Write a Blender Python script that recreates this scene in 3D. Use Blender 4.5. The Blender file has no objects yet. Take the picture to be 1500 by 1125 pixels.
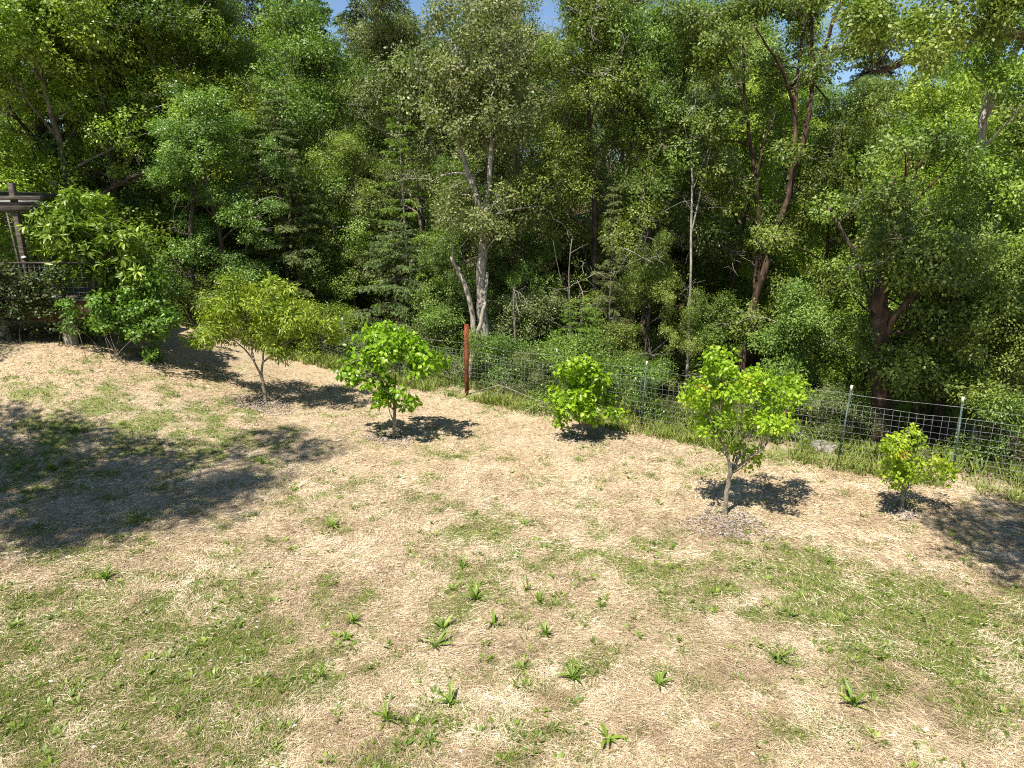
import bpy, math, random
import numpy as np
from mathutils import Vector, Matrix

SC = bpy.context.scene
COL = SC.collection
R = math.radians
rs = np.random.RandomState(7)
random.seed(7)

# ------------------------------------------------------------------ camera
CH, PITCH, FPX = 5.6, R(14.0), 1000.0
cam_d = bpy.data.cameras.new('camera'); cam = bpy.data.objects.new('camera', cam_d); COL.objects.link(cam)
cam.location = (0, 0, CH); cam.rotation_euler = (R(90) - PITCH, 0, 0)
cam_d.sensor_width = 36; cam_d.lens = 24.0; cam_d.clip_start = 0.1; cam_d.clip_end = 2000
SC.camera = cam

# ------------------------------------------------------------------ sky, sun, exposure
SUNV = Vector((0.33, 0.45, -1.0)).normalized()          # the way the light travels
el = math.asin(-SUNV.z); az = math.atan2(-SUNV.x, -SUNV.y)
W = bpy.data.worlds.new('World'); SC.world = W; W.use_nodes = True
wn = W.node_tree.nodes; wl = W.node_tree.links
bg = wn.get('Background') or wn.new('ShaderNodeBackground')
sky = wn.new('ShaderNodeTexSky'); sky.sky_type = 'NISHITA'; sky.sun_disc = False
sky.sun_elevation = el; sky.sun_rotation = az % (2 * math.pi)
sky.air_density = 1.0; sky.dust_density = 0.1; sky.ozone_density = 4.0
wl.new(sky.outputs[0], bg.inputs[0]); bg.inputs[1].default_value = 0.075
sd = bpy.data.lights.new('sun', 'SUN'); sun = bpy.data.objects.new('sun', sd); COL.objects.link(sun)
sd.energy = 5.0; sd.angle = R(0.53); sd.color = (1.0, 0.955, 0.875)
sun.rotation_euler = SUNV.to_track_quat('-Z', 'Y').to_euler(); sun.location = (-10, -12, 40)
SC.view_settings.view_transform = 'Standard'; SC.view_settings.look = 'None'
SC.view_settings.gamma = 1; SC.view_settings.use_curve_mapping = False
SC.view_settings.exposure = 1.02
SC.render.engine = 'CYCLES'
cy = SC.cycles
cy.max_bounces = 6; cy.diffuse_bounces = 3; cy.glossy_bounces = 2; cy.transmission_bounces = 3
cy.transparent_max_bounces = 4; cy.caustics_reflective = False; cy.caustics_refractive = False
cy.sample_clamp_indirect = 4.0
cy.use_denoising = False
SC.render.filter_size = 1.1 if hasattr(SC.render, 'filter_size') else 1.5
cy.filter_width = 1.1

# ------------------------------------------------------------------ numbers and noise
_T = np.random.RandomState(99).rand(256, 256)
def vnoise(x, y):
    x = np.asarray(x, float); y = np.asarray(y, float)
    xi = np.floor(x).astype(int); yi = np.floor(y).astype(int)
    fx = x - xi; fy = y - yi
    fx = fx * fx * (3 - 2 * fx); fy = fy * fy * (3 - 2 * fy)
    a = _T[xi & 255, yi & 255]; b = _T[(xi + 1) & 255, yi & 255]
    c = _T[xi & 255, (yi + 1) & 255]; d = _T[(xi + 1) & 255, (yi + 1) & 255]
    return (a * (1 - fx) + b * fx) * (1 - fy) + (c * (1 - fx) + d * fx) * fy
def fbm(x, y, s=1.0, o=4):
    t = 0; a = 1; n = 0
    for k in range(o):
        t = t + a * vnoise(np.asarray(x) / s + 17.3 * k, np.asarray(y) / s + 9.1 * k); n += a
        a *= 0.5; s *= 0.5
    return t / n
def sst(t):
    t = np.clip(t, 0, 1); return t * t * (3 - 2 * t)

FENCE = np.array([(-30, 45), (-14.4, 31.0), (-6.3, 25.2), (-1.43, 21.0), (3.46, 17.46), (7.55, 14.9), (9.46, 13.72), (16, 9.6), (40, -6.0), (90, -40)], float)
def beyond(x, y):
    x = np.asarray(x, float); y = np.asarray(y, float)
    best = np.full(np.broadcast(x, y).shape, 1e9); sgn = np.ones_like(best)
    for a, b in zip(FENCE[:-1], FENCE[1:]):
        d = b - a; L2 = d @ d
        t = np.clip(((x - a[0]) * d[0] + (y - a[1]) * d[1]) / L2, 0, 1)
        qx = x - a[0] - t * d[0]; qy = y - a[1] - t * d[1]
        dist = np.hypot(qx, qy); s = np.where(d[0] * qy - d[1] * qx > 0, 1.0, -1.0)
        m = dist < best; best = np.where(m, dist, best); sgn = np.where(m, s, sgn)
    return best * sgn
def height(x, y, fine=True):
    x = np.asarray(x, float); y = np.asarray(y, float)
    s = beyond(x, y)
    z = 1.9 * sst((-x - 6.0) / 8.0) * sst((y - 12.0) / 8.0)
    z = z * (1 - 0.35 * sst(s / 12))
    z = z - 1.1 * sst((s - 0.6) / 7.0)
    z = z + 0.24 * np.clip(s - 14, 0, 60) * sst((s - 12) / 10) - 0.1 * np.clip(s - 90, 0, 400)
    z = z + 0.10 * (fbm(x + 50, y + 30, 5.0, 3) - 0.5)
    if fine:
        near = np.clip(1.3 - np.hypot(x, y) / 40, 0, 1)
        z = z + near * (0.055 * (fbm(x + 3, y + 8, 0.75, 3) - 0.5) + 0.03 * (fbm(x, y, 0.28, 2) - 0.5))
    return z
def hz(x, y): return float(height(x, y))
def at(px, py, Y):                                       # photograph direction -> the point of it at distance Y
    u = (px - 750) / FPX; v = (562.5 - py) / FPX
    dy = math.cos(PITCH) + v * math.sin(PITCH); dz = -math.sin(PITCH) + v * math.cos(PITCH)
    k = Y / dy
    return Vector((u * k, Y, CH + dz * k))
def G(px, py):                                           # the point of the ground seen there
    lo = 3.0; 
    for i in range(1200):
        Y = lo + i * 0.05; p = at(px, py, Y)
        if p.z < float(height(p.x, p.y, False)): 
            return Vector((p.x, p.y, hz(p.x, p.y)))
    return Vector((p.x, p.y, 0))
def X(px, Y): return at(px, 308, Y).x

# ------------------------------------------------------------------ mesh tools
def build(name, V, F, mat=None, parent=None, att=None, smooth=False):
    """V (n,3); F list of integer arrays (m,k); att (faces,3) face colour numbers"""
    V = np.asarray(V, np.float32)
    F = [np.asarray(f, np.int32) for f in (F if isinstance(F, list) else [F]) if len(f)]
    me = bpy.data.meshes.new(name)
    me.vertices.add(len(V)); me.vertices.foreach_set('co', V.ravel())
    tot = np.concatenate([np.full(len(f), f.shape[1], np.int32) for f in F])
    loops = np.concatenate([f.ravel() for f in F])
    me.loops.add(len(loops)); me.loops.foreach_set('vertex_index', loops)
    st = np.zeros(len(tot), np.int32); st[1:] = np.cumsum(tot)[:-1]
    me.polygons.add(len(tot)); me.polygons.foreach_set('loop_start', st); me.polygons.foreach_set('loop_total', tot)
    if smooth: me.polygons.foreach_set('use_smooth', np.ones(len(tot), bool))
    if att is not None:
        a = me.attributes.new('tint', 'FLOAT_VECTOR', 'FACE'); a.data.foreach_set('vector', np.asarray(att, np.float32).ravel())
    me.update(calc_edges=True)
    if mat: me.materials.append(mat)
    o = bpy.data.objects.new(name, me); COL.objects.link(o)
    if parent: o.parent = parent
    return o
def tag(o, label=None, cat=None, group=None, kind=None):
    if label: o['label'] = label
    if cat: o['category'] = cat
    if group: o['group'] = group
    if kind: o['kind'] = kind
    return o
def empty(name, loc, rz=0.0, label=None, cat=None, group=None):
    o = bpy.data.objects.new(name, None); COL.objects.link(o); o.location = loc; o.rotation_euler = (0, 0, rz)
    o.empty_display_size = 0.3
    return tag(o, label, cat, group)
def nrm(a): return a / np.maximum(np.linalg.norm(a, axis=-1, keepdims=True), 1e-9)

def tube_arrays(paths, sides=6):
    Vs, Fs, n = [], [], 0
    for pts, rad in paths:
        pts = np.asarray(pts, float); rad = np.broadcast_to(np.asarray(rad, float), (len(pts),))
        k = sides if rad[0] > 0.02 else (4 if rad[0] > 0.008 else 3)
        T = nrm(np.gradient(pts, axis=0))
        ref = np.array([0.0, 0, 1]) if abs(T[:, 2]).mean() < 0.8 else np.array([1.0, 0, 0])
        A = nrm(np.cross(T, ref)); B = np.cross(T, A)
        th = np.arange(k) * 2 * math.pi / k
        ring = pts[:, None] + rad[:, None, None] * (np.cos(th)[None, :, None] * A[:, None] + np.sin(th)[None, :, None] * B[:, None])
        Vs.append(ring.reshape(-1, 3)); m = len(pts)
        i = np.arange(m - 1)[:, None] * k; j = np.arange(k)[None]; j2 = (j + 1) % k
        q = np.stack([i + j, i + j2, i + k + j2, i + k + j], -1).reshape(-1, 4) + n
        Fs.append(q); n += m * k
        Vs.append(pts[-1:] + T[-1:] * rad[-1]); 
        e = (m - 1) * k + n - m * k
        Fs.append(np.stack([e + np.arange(k), e + (np.arange(k) + 1) % k, np.full(k, n), np.full(k, n)], -1)[:, :3])
        n += 1
    return np.concatenate(Vs), [np.concatenate([f for f in Fs if f.shape[1] == 4]), np.concatenate([f for f in Fs if f.shape[1] == 3])]
def tubes(name, paths, mat, parent=None, sides=6, smooth=True):
    V, F = tube_arrays(paths, sides); return build(name, V, F, mat, parent, smooth=smooth)
def box_arrays(c, s, rot=None):
    c = np.array(c, float); s = np.array(s, float) / 2
    V = np.array([(x, y, z) for x in (-1, 1) for y in (-1, 1) for z in (-1, 1)], float) * s
    if rot is not None: V = V @ np.array(rot).T
    F = np.array([(0, 1, 3, 2), (4, 6, 7, 5), (0, 4, 5, 1), (2, 3, 7, 6), (0, 2, 6, 4), (1, 5, 7, 3)])
    return V + c, F
def box(name, c, s, mat, parent=None, rot=None, bevel=0.006):
    V, F = box_arrays(c, s, rot); o = build(name, V, F, mat, parent)
    if bevel:
        m = o.modifiers.new('b', 'BEVEL'); m.width = bevel; m.segments = 1
    return o

def leaf_simple(P, D, N, L, Wd, fold=0.12):
    n = len(P); B = nrm(np.cross(D, N)); N2 = np.cross(B, D)
    L = L[:, None]; Wd = Wd[:, None]
    V = np.empty((n, 4, 3)); V[:, 0] = P
    V[:, 1] = P + D * L * .45 + B * Wd * .5 + N2 * Wd * fold
    V[:, 2] = P + D * L - N2 * L * 0.08
    V[:, 3] = P + D * L * .45 - B * Wd * .5 + N2 * Wd * fold
    F = np.arange(n * 4).reshape(n, 4)
    return V.reshape(-1, 3), F
def leaf_rich(P, D, N, L, Wd, droop=0.22):
    n = len(P); B = nrm(np.cross(D, N)); N2 = np.cross(B, D); L = L[:, None]; Wd = Wd[:, None]
    V = np.empty((n, 7, 3))
    V[:, 0] = P
    V[:, 1] = P + D * L * .5 - N2 * L * 0.03
    V[:, 2] = P + D * L - N2 * L * droop
    for k, (s, u, w, dz) in enumerate(((1, .28, .42, .0), (1, .68, .40, -.05), (-1, .28, .42, .0), (-1, .68, .40, -.05))):
        V[:, 3 + k] = P + D * L * u + B * Wd * w * s * 1.15 + N2 * (Wd * .13 + L * dz * .9)
    t = np.array([(0, 3, 1), (3, 4, 1), (4, 2, 1), (0, 1, 5), (5, 1, 6), (6, 1, 2)])
    F = (t[None] + (np.arange(n) * 7)[:, None, None]).reshape(-1, 3)
    return V.reshape(-1, 3), F
def rdir(n, r=rs):
    v = r.normal(size=(n, 3)); return nrm(v)

# ------------------------------------------------------------------ materials
def mat_new(name):
    m = bpy.data.materials.new(name); m.use_nodes = True
    nt = m.node_tree; nt.nodes.clear()
    out = nt.nodes.new('ShaderNodeOutputMaterial'); return m, nt, nt.nodes, nt.links, out
def ramp(nd, cols, pos=None):
    r = nd.new('ShaderNodeValToRGB'); e = r.color_ramp.elements
    pos = pos or [i / (len(cols) - 1) for i in range(len(cols))]
    while len(e) < len(cols): e.new(0.5)
    for k, c in enumerate(cols): e[k].position = pos[k]; e[k].color = (*c, 1)
    return r
def leaf_mat(name, dark, mid, light, trans=0.30, rough=0.47, spec=0.34, odd=None, objvar=0.06):
    m, nt, nd, lk, out = mat_new(name)
    a = nd.new('ShaderNodeAttribute'); a.attribute_name = 'tint'
    sp = nd.new('ShaderNodeSeparateXYZ'); lk.new(a.outputs['Vector'], sp.inputs[0])
    mx = nd.new('ShaderNodeMath'); mx.operation = 'MULTIPLY'; mx.inputs[1].default_value = 0.5
    ad = nd.new('ShaderNodeMath'); ad.operation = 'MULTIPLY_ADD'; ad.inputs[1].default_value = 0.5
    lk.new(sp.outputs[0], mx.inputs[0]); lk.new(sp.outputs[1], ad.inputs[0]); lk.new(mx.outputs[0], ad.inputs[2])
    cols = [dark, mid, light]; pos = [0.1, 0.5, 0.9]
    if odd: cols.append(odd); pos.append(0.985)
    rp = ramp(nd, cols, pos); lk.new(ad.outputs[0], rp.inputs[0])
    oi = nd.new('ShaderNodeObjectInfo'); hs = nd.new('ShaderNodeHueSaturation')
    mr = nd.new('ShaderNodeMapRange'); mr.inputs[3].default_value = 0.5 - objvar * .42; mr.inputs[4].default_value = 0.5 + objvar * .10
    lk.new(oi.outputs['Random'], mr.inputs[0]); lk.new(mr.outputs[0], hs.inputs['Hue'])
    mv = nd.new('ShaderNodeMapRange'); mv.inputs[3].default_value = 1 - objvar * 3; mv.inputs[4].default_value = 1 + objvar * 2.5
    mm = nd.new('ShaderNodeMath'); mm.operation = 'FRACT'; m7 = nd.new('ShaderNodeMath'); m7.operation = 'MULTIPLY'; m7.inputs[1].default_value = 7.31
    lk.new(oi.outputs['Random'], m7.inputs[0]); lk.new(m7.outputs[0], mm.inputs[0]); lk.new(mm.outputs[0], mv.inputs[0]); lk.new(mv.outputs[0], hs.inputs['Value'])
    lk.new(rp.outputs[0], hs.inputs['Color'])
    p = nd.new('ShaderNodeBsdfPrincipled'); lk.new(hs.outputs[0], p.inputs['Base Color'])
    p.inputs['Roughness'].default_value = rough; p.inputs['Specular IOR Level'].default_value = spec
    t = nd.new('ShaderNodeBsdfTranslucent')
    h2 = nd.new('ShaderNodeMix'); h2.data_type = 'RGBA'; h2.blend_type = 'MULTIPLY'; h2.inputs[0].default_value = 1.0
    lk.new(hs.outputs[0], h2.inputs[6]); h2.inputs[7].default_value = (1.2, 1.6, 0.6, 1)
    lk.new(h2.outputs[2], t.inputs[0])
    ms = nd.new('ShaderNodeMixShader'); ms.inputs[0].default_value = trans
    lk.new(p.outputs[0], ms.inputs[1]); lk.new(t.outputs[0], ms.inputs[2]); lk.new(ms.outputs[0], out.inputs[0])
    return m
def rough_mat(name, c1, c2, c3=None, scale=8.0, stretch=(1, 1, 1), bump=0.3, rough=0.85, spec=0.2, metal=0.0):
    m, nt, nd, lk, out = mat_new(name)
    tc = nd.new('ShaderNodeTexCoord'); mp = nd.new('ShaderNodeMapping'); mp.inputs['Scale'].default_value = stretch
    lk.new(tc.outputs['Object'], mp.inputs[0])
    n1 = nd.new('ShaderNodeTexNoise'); n1.inputs['Scale'].default_value = scale; n1.inputs['Detail'].default_value = 6; n1.inputs['Roughness'].default_value = 0.65
    lk.new(mp.outputs[0], n1.inputs[0])
    cols = [c1, c2] + ([c3] if c3 else [])
    rp = ramp(nd, cols, [0.32, 0.62] if not c3 else [0.3, 0.5, 0.68]); lk.new(n1.outputs[0], rp.inputs[0])
    n2 = nd.new('ShaderNodeTexNoise'); n2.inputs['Scale'].default_value = 1.7; n2.inputs['Detail'].default_value = 3; lk.new(tc.outputs['Object'], n2.inputs[0])
    r2 = ramp(nd, [(.62, .64, .60), (1.25, 1.2, 1.12)], [.38, .64]); lk.new(n2.outputs[0], r2.inputs[0])
    mz = nd.new('ShaderNodeMix'); mz.data_type = 'RGBA'; mz.blend_type = 'MULTIPLY'; mz.inputs[0].default_value = 1.0
    lk.new(rp.outputs[0], mz.inputs[6]); lk.new(r2.outputs[0], mz.inputs[7])
    p = nd.new('ShaderNodeBsdfPrincipled'); lk.new(mz.outputs[2], p.inputs['Base Color'])
    p.inputs['Roughness'].default_value = rough; p.inputs['Specular IOR Level'].default_value = spec; p.inputs['Metallic'].default_value = metal
    b = nd.new('ShaderNodeBump'); b.inputs['Strength'].default_value = bump; b.inputs['Distance'].default_value = 0.03
    lk.new(n1.outputs[0], b.inputs['Height']); lk.new(b.outputs[0], p.inputs['Normal'])
    lk.new(p.outputs[0], out.inputs[0]); return m
def tint_mat(name, cols, rough=0.75, trans=0.0, spec=0.25):
    m, nt, nd, lk, out = mat_new(name)
    a = nd.new('ShaderNodeAttribute'); a.attribute_name = 'tint'
    sp = nd.new('ShaderNodeSeparateXYZ'); lk.new(a.outputs['Vector'], sp.inputs[0])
    rp = ramp(nd, cols); lk.new(sp.outputs[0], rp.inputs[0])
    p = nd.new('ShaderNodeBsdfPrincipled'); lk.new(rp.outputs[0], p.inputs['Base Color'])
    p.inputs['Roughness'].default_value = rough; p.inputs['Specular IOR Level'].default_value = spec
    if trans:
        t = nd.new('ShaderNodeBsdfTranslucent'); lk.new(rp.outputs[0], t.inputs[0])
        ms = nd.new('ShaderNodeMixShader'); ms.inputs[0].default_value = trans
        lk.new(p.outputs[0], ms.inputs[1]); lk.new(t.outputs[0], ms.inputs[2]); lk.new(ms.outputs[0], out.inputs[0])
    else: lk.new(p.outputs[0], out.inputs[0])
    return m

M = {}
M['oak'] = leaf_mat('oak_leaves', (0.0565, 0.0931, 0.0166), (0.141, 0.217, 0.0356), (0.273, 0.36, 0.0736), odd=(0.245, 0.212, 0.095))
M['oak_yellow'] = leaf_mat('yellow_oak_leaves', (0.0826, 0.137, 0.0138), (0.196, 0.291, 0.0299), (0.341, 0.433, 0.0598), odd=(0.289, 0.251, 0.0805))
M['oak_blue'] = leaf_mat('cool_oak_leaves', (0.0493, 0.0924, 0.0187), (0.123, 0.215, 0.0421), (0.236, 0.347, 0.0761), rough=.36)
M['bay'] = leaf_mat('dull_leaves', (0.0634, 0.085, 0.0265), (0.154, 0.195, 0.0608), (0.28, 0.32, 0.122), odd=(0.28, 0.25, 0.166))
M['fir'] = leaf_mat('fir_needles', (0.0585, 0.0906, 0.0288), (0.14, 0.206, 0.066), (0.243, 0.319, 0.108), trans=.2, rough=.6, spec=.25, odd=(0.252, 0.258, 0.204))
M['fir_new'] = leaf_mat('fresh_fir_needles', (.07, .12, .016), (.15, .225, .03), (.26, .34, .05), trans=.25, rough=.6, spec=.25)
M['far_fir'] = leaf_mat('haze_tinted_fir_needles', (.035, .062, .038), (.070, .105, .062), (.115, .145, .085), trans=.15, rough=.7, spec=.2)  # distance haze put into the needle colour as a bluish tone
M['dead_fir'] = leaf_mat('dead_needles', (.16, .12, .085), (.27, .215, .16), (.38, .31, .23), trans=.1, rough=.8, spec=.1)
M['persimmon'] = leaf_mat('persimmon_leaves', (0.0829, 0.163, 0.00816), (0.189, 0.317, 0.0143), (0.309, 0.449, 0.0256), trans=.38, rough=.33, objvar=0.03)
M['peach'] = leaf_mat('peach_leaves', (0.0933, 0.145, 0.0124), (0.198, 0.275, 0.0249), (0.353, 0.415, 0.0415), trans=.35, rough=.42, odd=(0.311, 0.135, 0.0519), objvar=0.03)
M['plum'] = leaf_mat('plum_leaves', (0.104, 0.177, 0.0104), (0.239, 0.343, 0.0207), (0.394, 0.487, 0.0364), trans=.4, rough=.38, odd=(0.353, 0.156, 0.0311), objvar=0.03)
M['fig'] = leaf_mat('round_leaves', (0.0535, 0.114, 0.0145), (0.119, 0.22, 0.0292), (0.214, 0.324, 0.0485), trans=.3, rough=.4, objvar=0.03)
M['loquat'] = leaf_mat('loquat_leaves', (0.0675, 0.114, 0.0145), (0.166, 0.239, 0.026), (0.311, 0.394, 0.0519), trans=.25, rough=.36, objvar=0.02)
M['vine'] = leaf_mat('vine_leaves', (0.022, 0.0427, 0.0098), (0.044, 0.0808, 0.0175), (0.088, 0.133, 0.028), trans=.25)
M['weed'] = leaf_mat('weed_leaves', (0.0782, 0.128, 0.0176), (0.156, 0.244, 0.0343), (0.274, 0.371, 0.0586), trans=.3, rough=.45, objvar=0.05)
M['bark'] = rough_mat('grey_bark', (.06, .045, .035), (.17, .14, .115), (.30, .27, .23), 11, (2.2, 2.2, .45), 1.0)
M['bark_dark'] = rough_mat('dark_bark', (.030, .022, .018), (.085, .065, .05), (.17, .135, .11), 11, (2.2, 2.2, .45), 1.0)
M['bark_red'] = rough_mat('rusty_bark', (0.0255, 0.0161, 0.0119), (0.0723, 0.0425, 0.0289), (0.162, 0.106, 0.0765), 4, (2.12, 2.12, 0.425), .8)
M['bark_pale'] = rough_mat('pale_bark', (.13, .105, .09), (.34, .30, .26), (.52, .48, .43), 7, (3, 3, .6), .9)
M['bark_fruit'] = rough_mat('fruit_bark', (.10, .075, .055), (.24, .20, .16), (.38, .34, .30), 22, (1, 1, .6), .5)
M['twig'] = rough_mat('dead_twigs', (.20, .17, .15), (.40, .36, .32), None, 9, (1, 1, 1), .1)
M['rust'] = rough_mat('rusted_steel', (0.111, 0.0238, 0.0119), (0.204, 0.0467, 0.0238), (0.281, 0.085, 0.0425), 9, (0.85, 0.85, 0.425), .25, rough=.8)
M['tpost'] = rough_mat('green_steel', (0.0263, 0.0562, 0.045), (0.0675, 0.105, 0.09), (0.165, 0.195, 0.18), 9, (0.75, 0.75, 0.3), .2, rough=.6)
M['white'] = rough_mat('white_paint', (0.527, 0.527, 0.51), (0.68, 0.68, 0.663), None, 12, (0.85, 0.85, 0.85), .1, rough=.6)
M['wire'] = rough_mat('galvanised_wire', (0.173, 0.184, 0.184), (0.346, 0.367, 0.367), None, 6, (1.08, 1.08, 1.08), 0, rough=.5, spec=.4, metal=.2)
M['wood'] = rough_mat('weathered_wood', (0.0394, 0.031, 0.0253), (0.096, 0.0818, 0.0703), (0.163, 0.146, 0.132), 6, (0.338, 3.38, 3.38), .5)
M['wood_dark'] = rough_mat('dark_wood', (.05, .028, .018), (.11, .065, .045), (.17, .11, .08), 6, (.6, 6, 6), .5)
M['canvas'] = rough_mat('weathered_cover', (.42, .40, .38), (.58, .56, .54), None, 3, (1, 1, 1), .1)
M['concrete'] = rough_mat('pier_concrete', (.20, .18, .155), (.33, .305, .27), (.42, .40, .36), 4, (1, 1, 6), .4)
M['rock'] = rough_mat('grey_rock', (.13, .115, .10), (.26, .235, .21), (.38, .35, .31), 7, (1, 1, 1), .8)
M['straw'] = tint_mat('straw', [(0.184, 0.125, 0.0745), (0.356, 0.256, 0.149), (0.508, 0.387, 0.239), (0.648, 0.518, 0.346), (0.788, 0.677, 0.5)], .7, .15)
M['grass'] = tint_mat('green_grass', [(.06, .075, .012), (.12, .175, .022), (.225, .285, .042), (.36, .35, .11)], .6, .35)
M['chips'] = tint_mat('bark_chips', [(.10, .07, .055), (.21, .165, .145), (.34, .29, .26), (.46, .41, .38)], .85)
M['litter'] = tint_mat('fallen_leaves', [(0.176, 0.104, 0.056), (0.336, 0.24, 0.152), (0.528, 0.448, 0.352), (0.64, 0.592, 0.512)], .7, .1)
M['litter_dark'] = tint_mat('forest_litter', [(.08, .045, .028), (.16, .095, .055), (.26, .17, .11), (.36, .27, .19)], .8)

# ------------------------------------------------------------------ the ground
GREEN = [(120, 1010, 3.0, 1.9, .52), (330, 1000, 1.6, 1.2, .26), (60, 880, 2.0, 1.3, .3), (260, 860, 1.6, 1.0, .25), (1120, 835, 1.5, .9, .42), (1260, 880, 1.6, 1.0, .42),
         (1400, 920, 1.8, 1.2, .45), (1480, 1010, 1.2, 1.2, .35), (1000, 850, 1.0, .8, .2), (610, 735, 1.6, 1.0, .24), (760, 790, 1.6, 1.0, .22), (860, 810, 1.2, .9, .2),
         (90, 640, 4.0, 2.4, .40), (300, 640, 2.4, 1.6, .3), (200, 560, 3.0, 1.4, .15), (640, 1110, 1.6, .8, .25), (1100, 960, 1.6, 1.2, .2), (1300, 1000, 1.4, 1.0, .2),
         (700, 880, 1.4, 1.0, .18), (230, 760, 2.4, 1.2, .22), (900, 600, 3.5, 2.4, -.2), (1250, 740, 2.4, 1.6, -.2), (880, 1080, 1.6, 1.0, -.1), (480, 590, 2.0, 1.4, -.15)]
GREEN = [(G(a, min(b, 1120)), c, d, e) for a, b, c, d, e in GREEN]
def green(x, y):
    g = 0.10 + 0 * np.asarray(x, float)
    for p, a, b, w in GREEN: g = g + w * 1.1 * np.exp(-((x - p.x) / a) ** 2 - ((y - p.y) / b) ** 2)
    n = fbm(x + 11, y + 4, 1.3, 4); n2 = fbm(x + 41, y + 24, .38, 3); n3 = vnoise(x * 7, y * 7)
    s = beyond(x, y)
    g = g + 0.75 * (n - 0.5) + 1.5 * (n2 - .5) + .55 * (n3 - .5)
    g = g + 0.42 * np.exp(-((s + 0.1) / 0.6) ** 2) + .6 * sst((y - 23.9 - .8 * n2) / 1.6) * (x < -4)
    return np.clip(g, 0, 1.2)
def axis(lo, hi, step, far):
    a = list(np.arange(lo, hi + 1e-6, step)); d = step
    l = [a[0]]; 
    while l[0] > -far: d *= 1.13; l.insert(0, l[0] - d)
    d = step; r = [a[-1]]
    while r[-1] < far: d *= 1.13; r.append(r[-1] + d)
    return np.array(l[:-1] + a + r[1:])
gx = axis(-13, 13, .14, 420); gy = axis(3.0, 24, .14, 420)
XX, YY = np.meshgrid(gx, gy, indexing='ij')
ZZ = height(XX, YY)
V = np.stack([XX, YY, ZZ], -1).reshape(-1, 3)
ny = len(gy); i, j = np.meshgrid(np.arange(len(gx) - 1), np.arange(ny - 1), indexing='ij')
q = (i * ny + j).ravel(); F = np.stack([q, q + ny, q + ny + 1, q + 1], -1)
ground = build('ground', V, F, None, smooth=True); ground['kind'] = 'structure'
ga = ground.data.attributes.new('green', 'FLOAT', 'POINT'); ga.data.foreach_set('value', green(XX, YY).ravel().astype(np.float32))
sb = beyond(XX, YY)
fo = sst((sb - 0.5 + 1.2 * (fbm(XX, YY, .8, 3) - .5)) / 0.8)
fo = np.maximum(fo, .8 * sst((YY - 25.2) / 1.5) * sst((-XX - 4) / 1.5))
ga = ground.data.attributes.new('forest', 'FLOAT', 'POINT'); ga.data.foreach_set('value', fo.ravel().astype(np.float32))
og = 0.5 + 0.9 * (fbm(XX + 80, YY + 3, 2.2, 3) - .5)
for (px, py, r_, w_) in ((820, 640, 3.5, .4), (1250, 740, 3, .3), (480, 560, 3, .3), (120, 540, 3, .35), (250, 1050, 2, .1), (950, 1100, 2.5, -.35), (1300, 1050, 2.5, -.3)):
    g_ = G(px, py); og = og + w_ * np.exp(-((XX - g_.x) ** 2 + (YY - g_.y) ** 2) / r_ ** 2)
ga = ground.data.attributes.new('warm', 'FLOAT', 'POINT'); ga.data.foreach_set('value', og.ravel().astype(np.float32))
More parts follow.
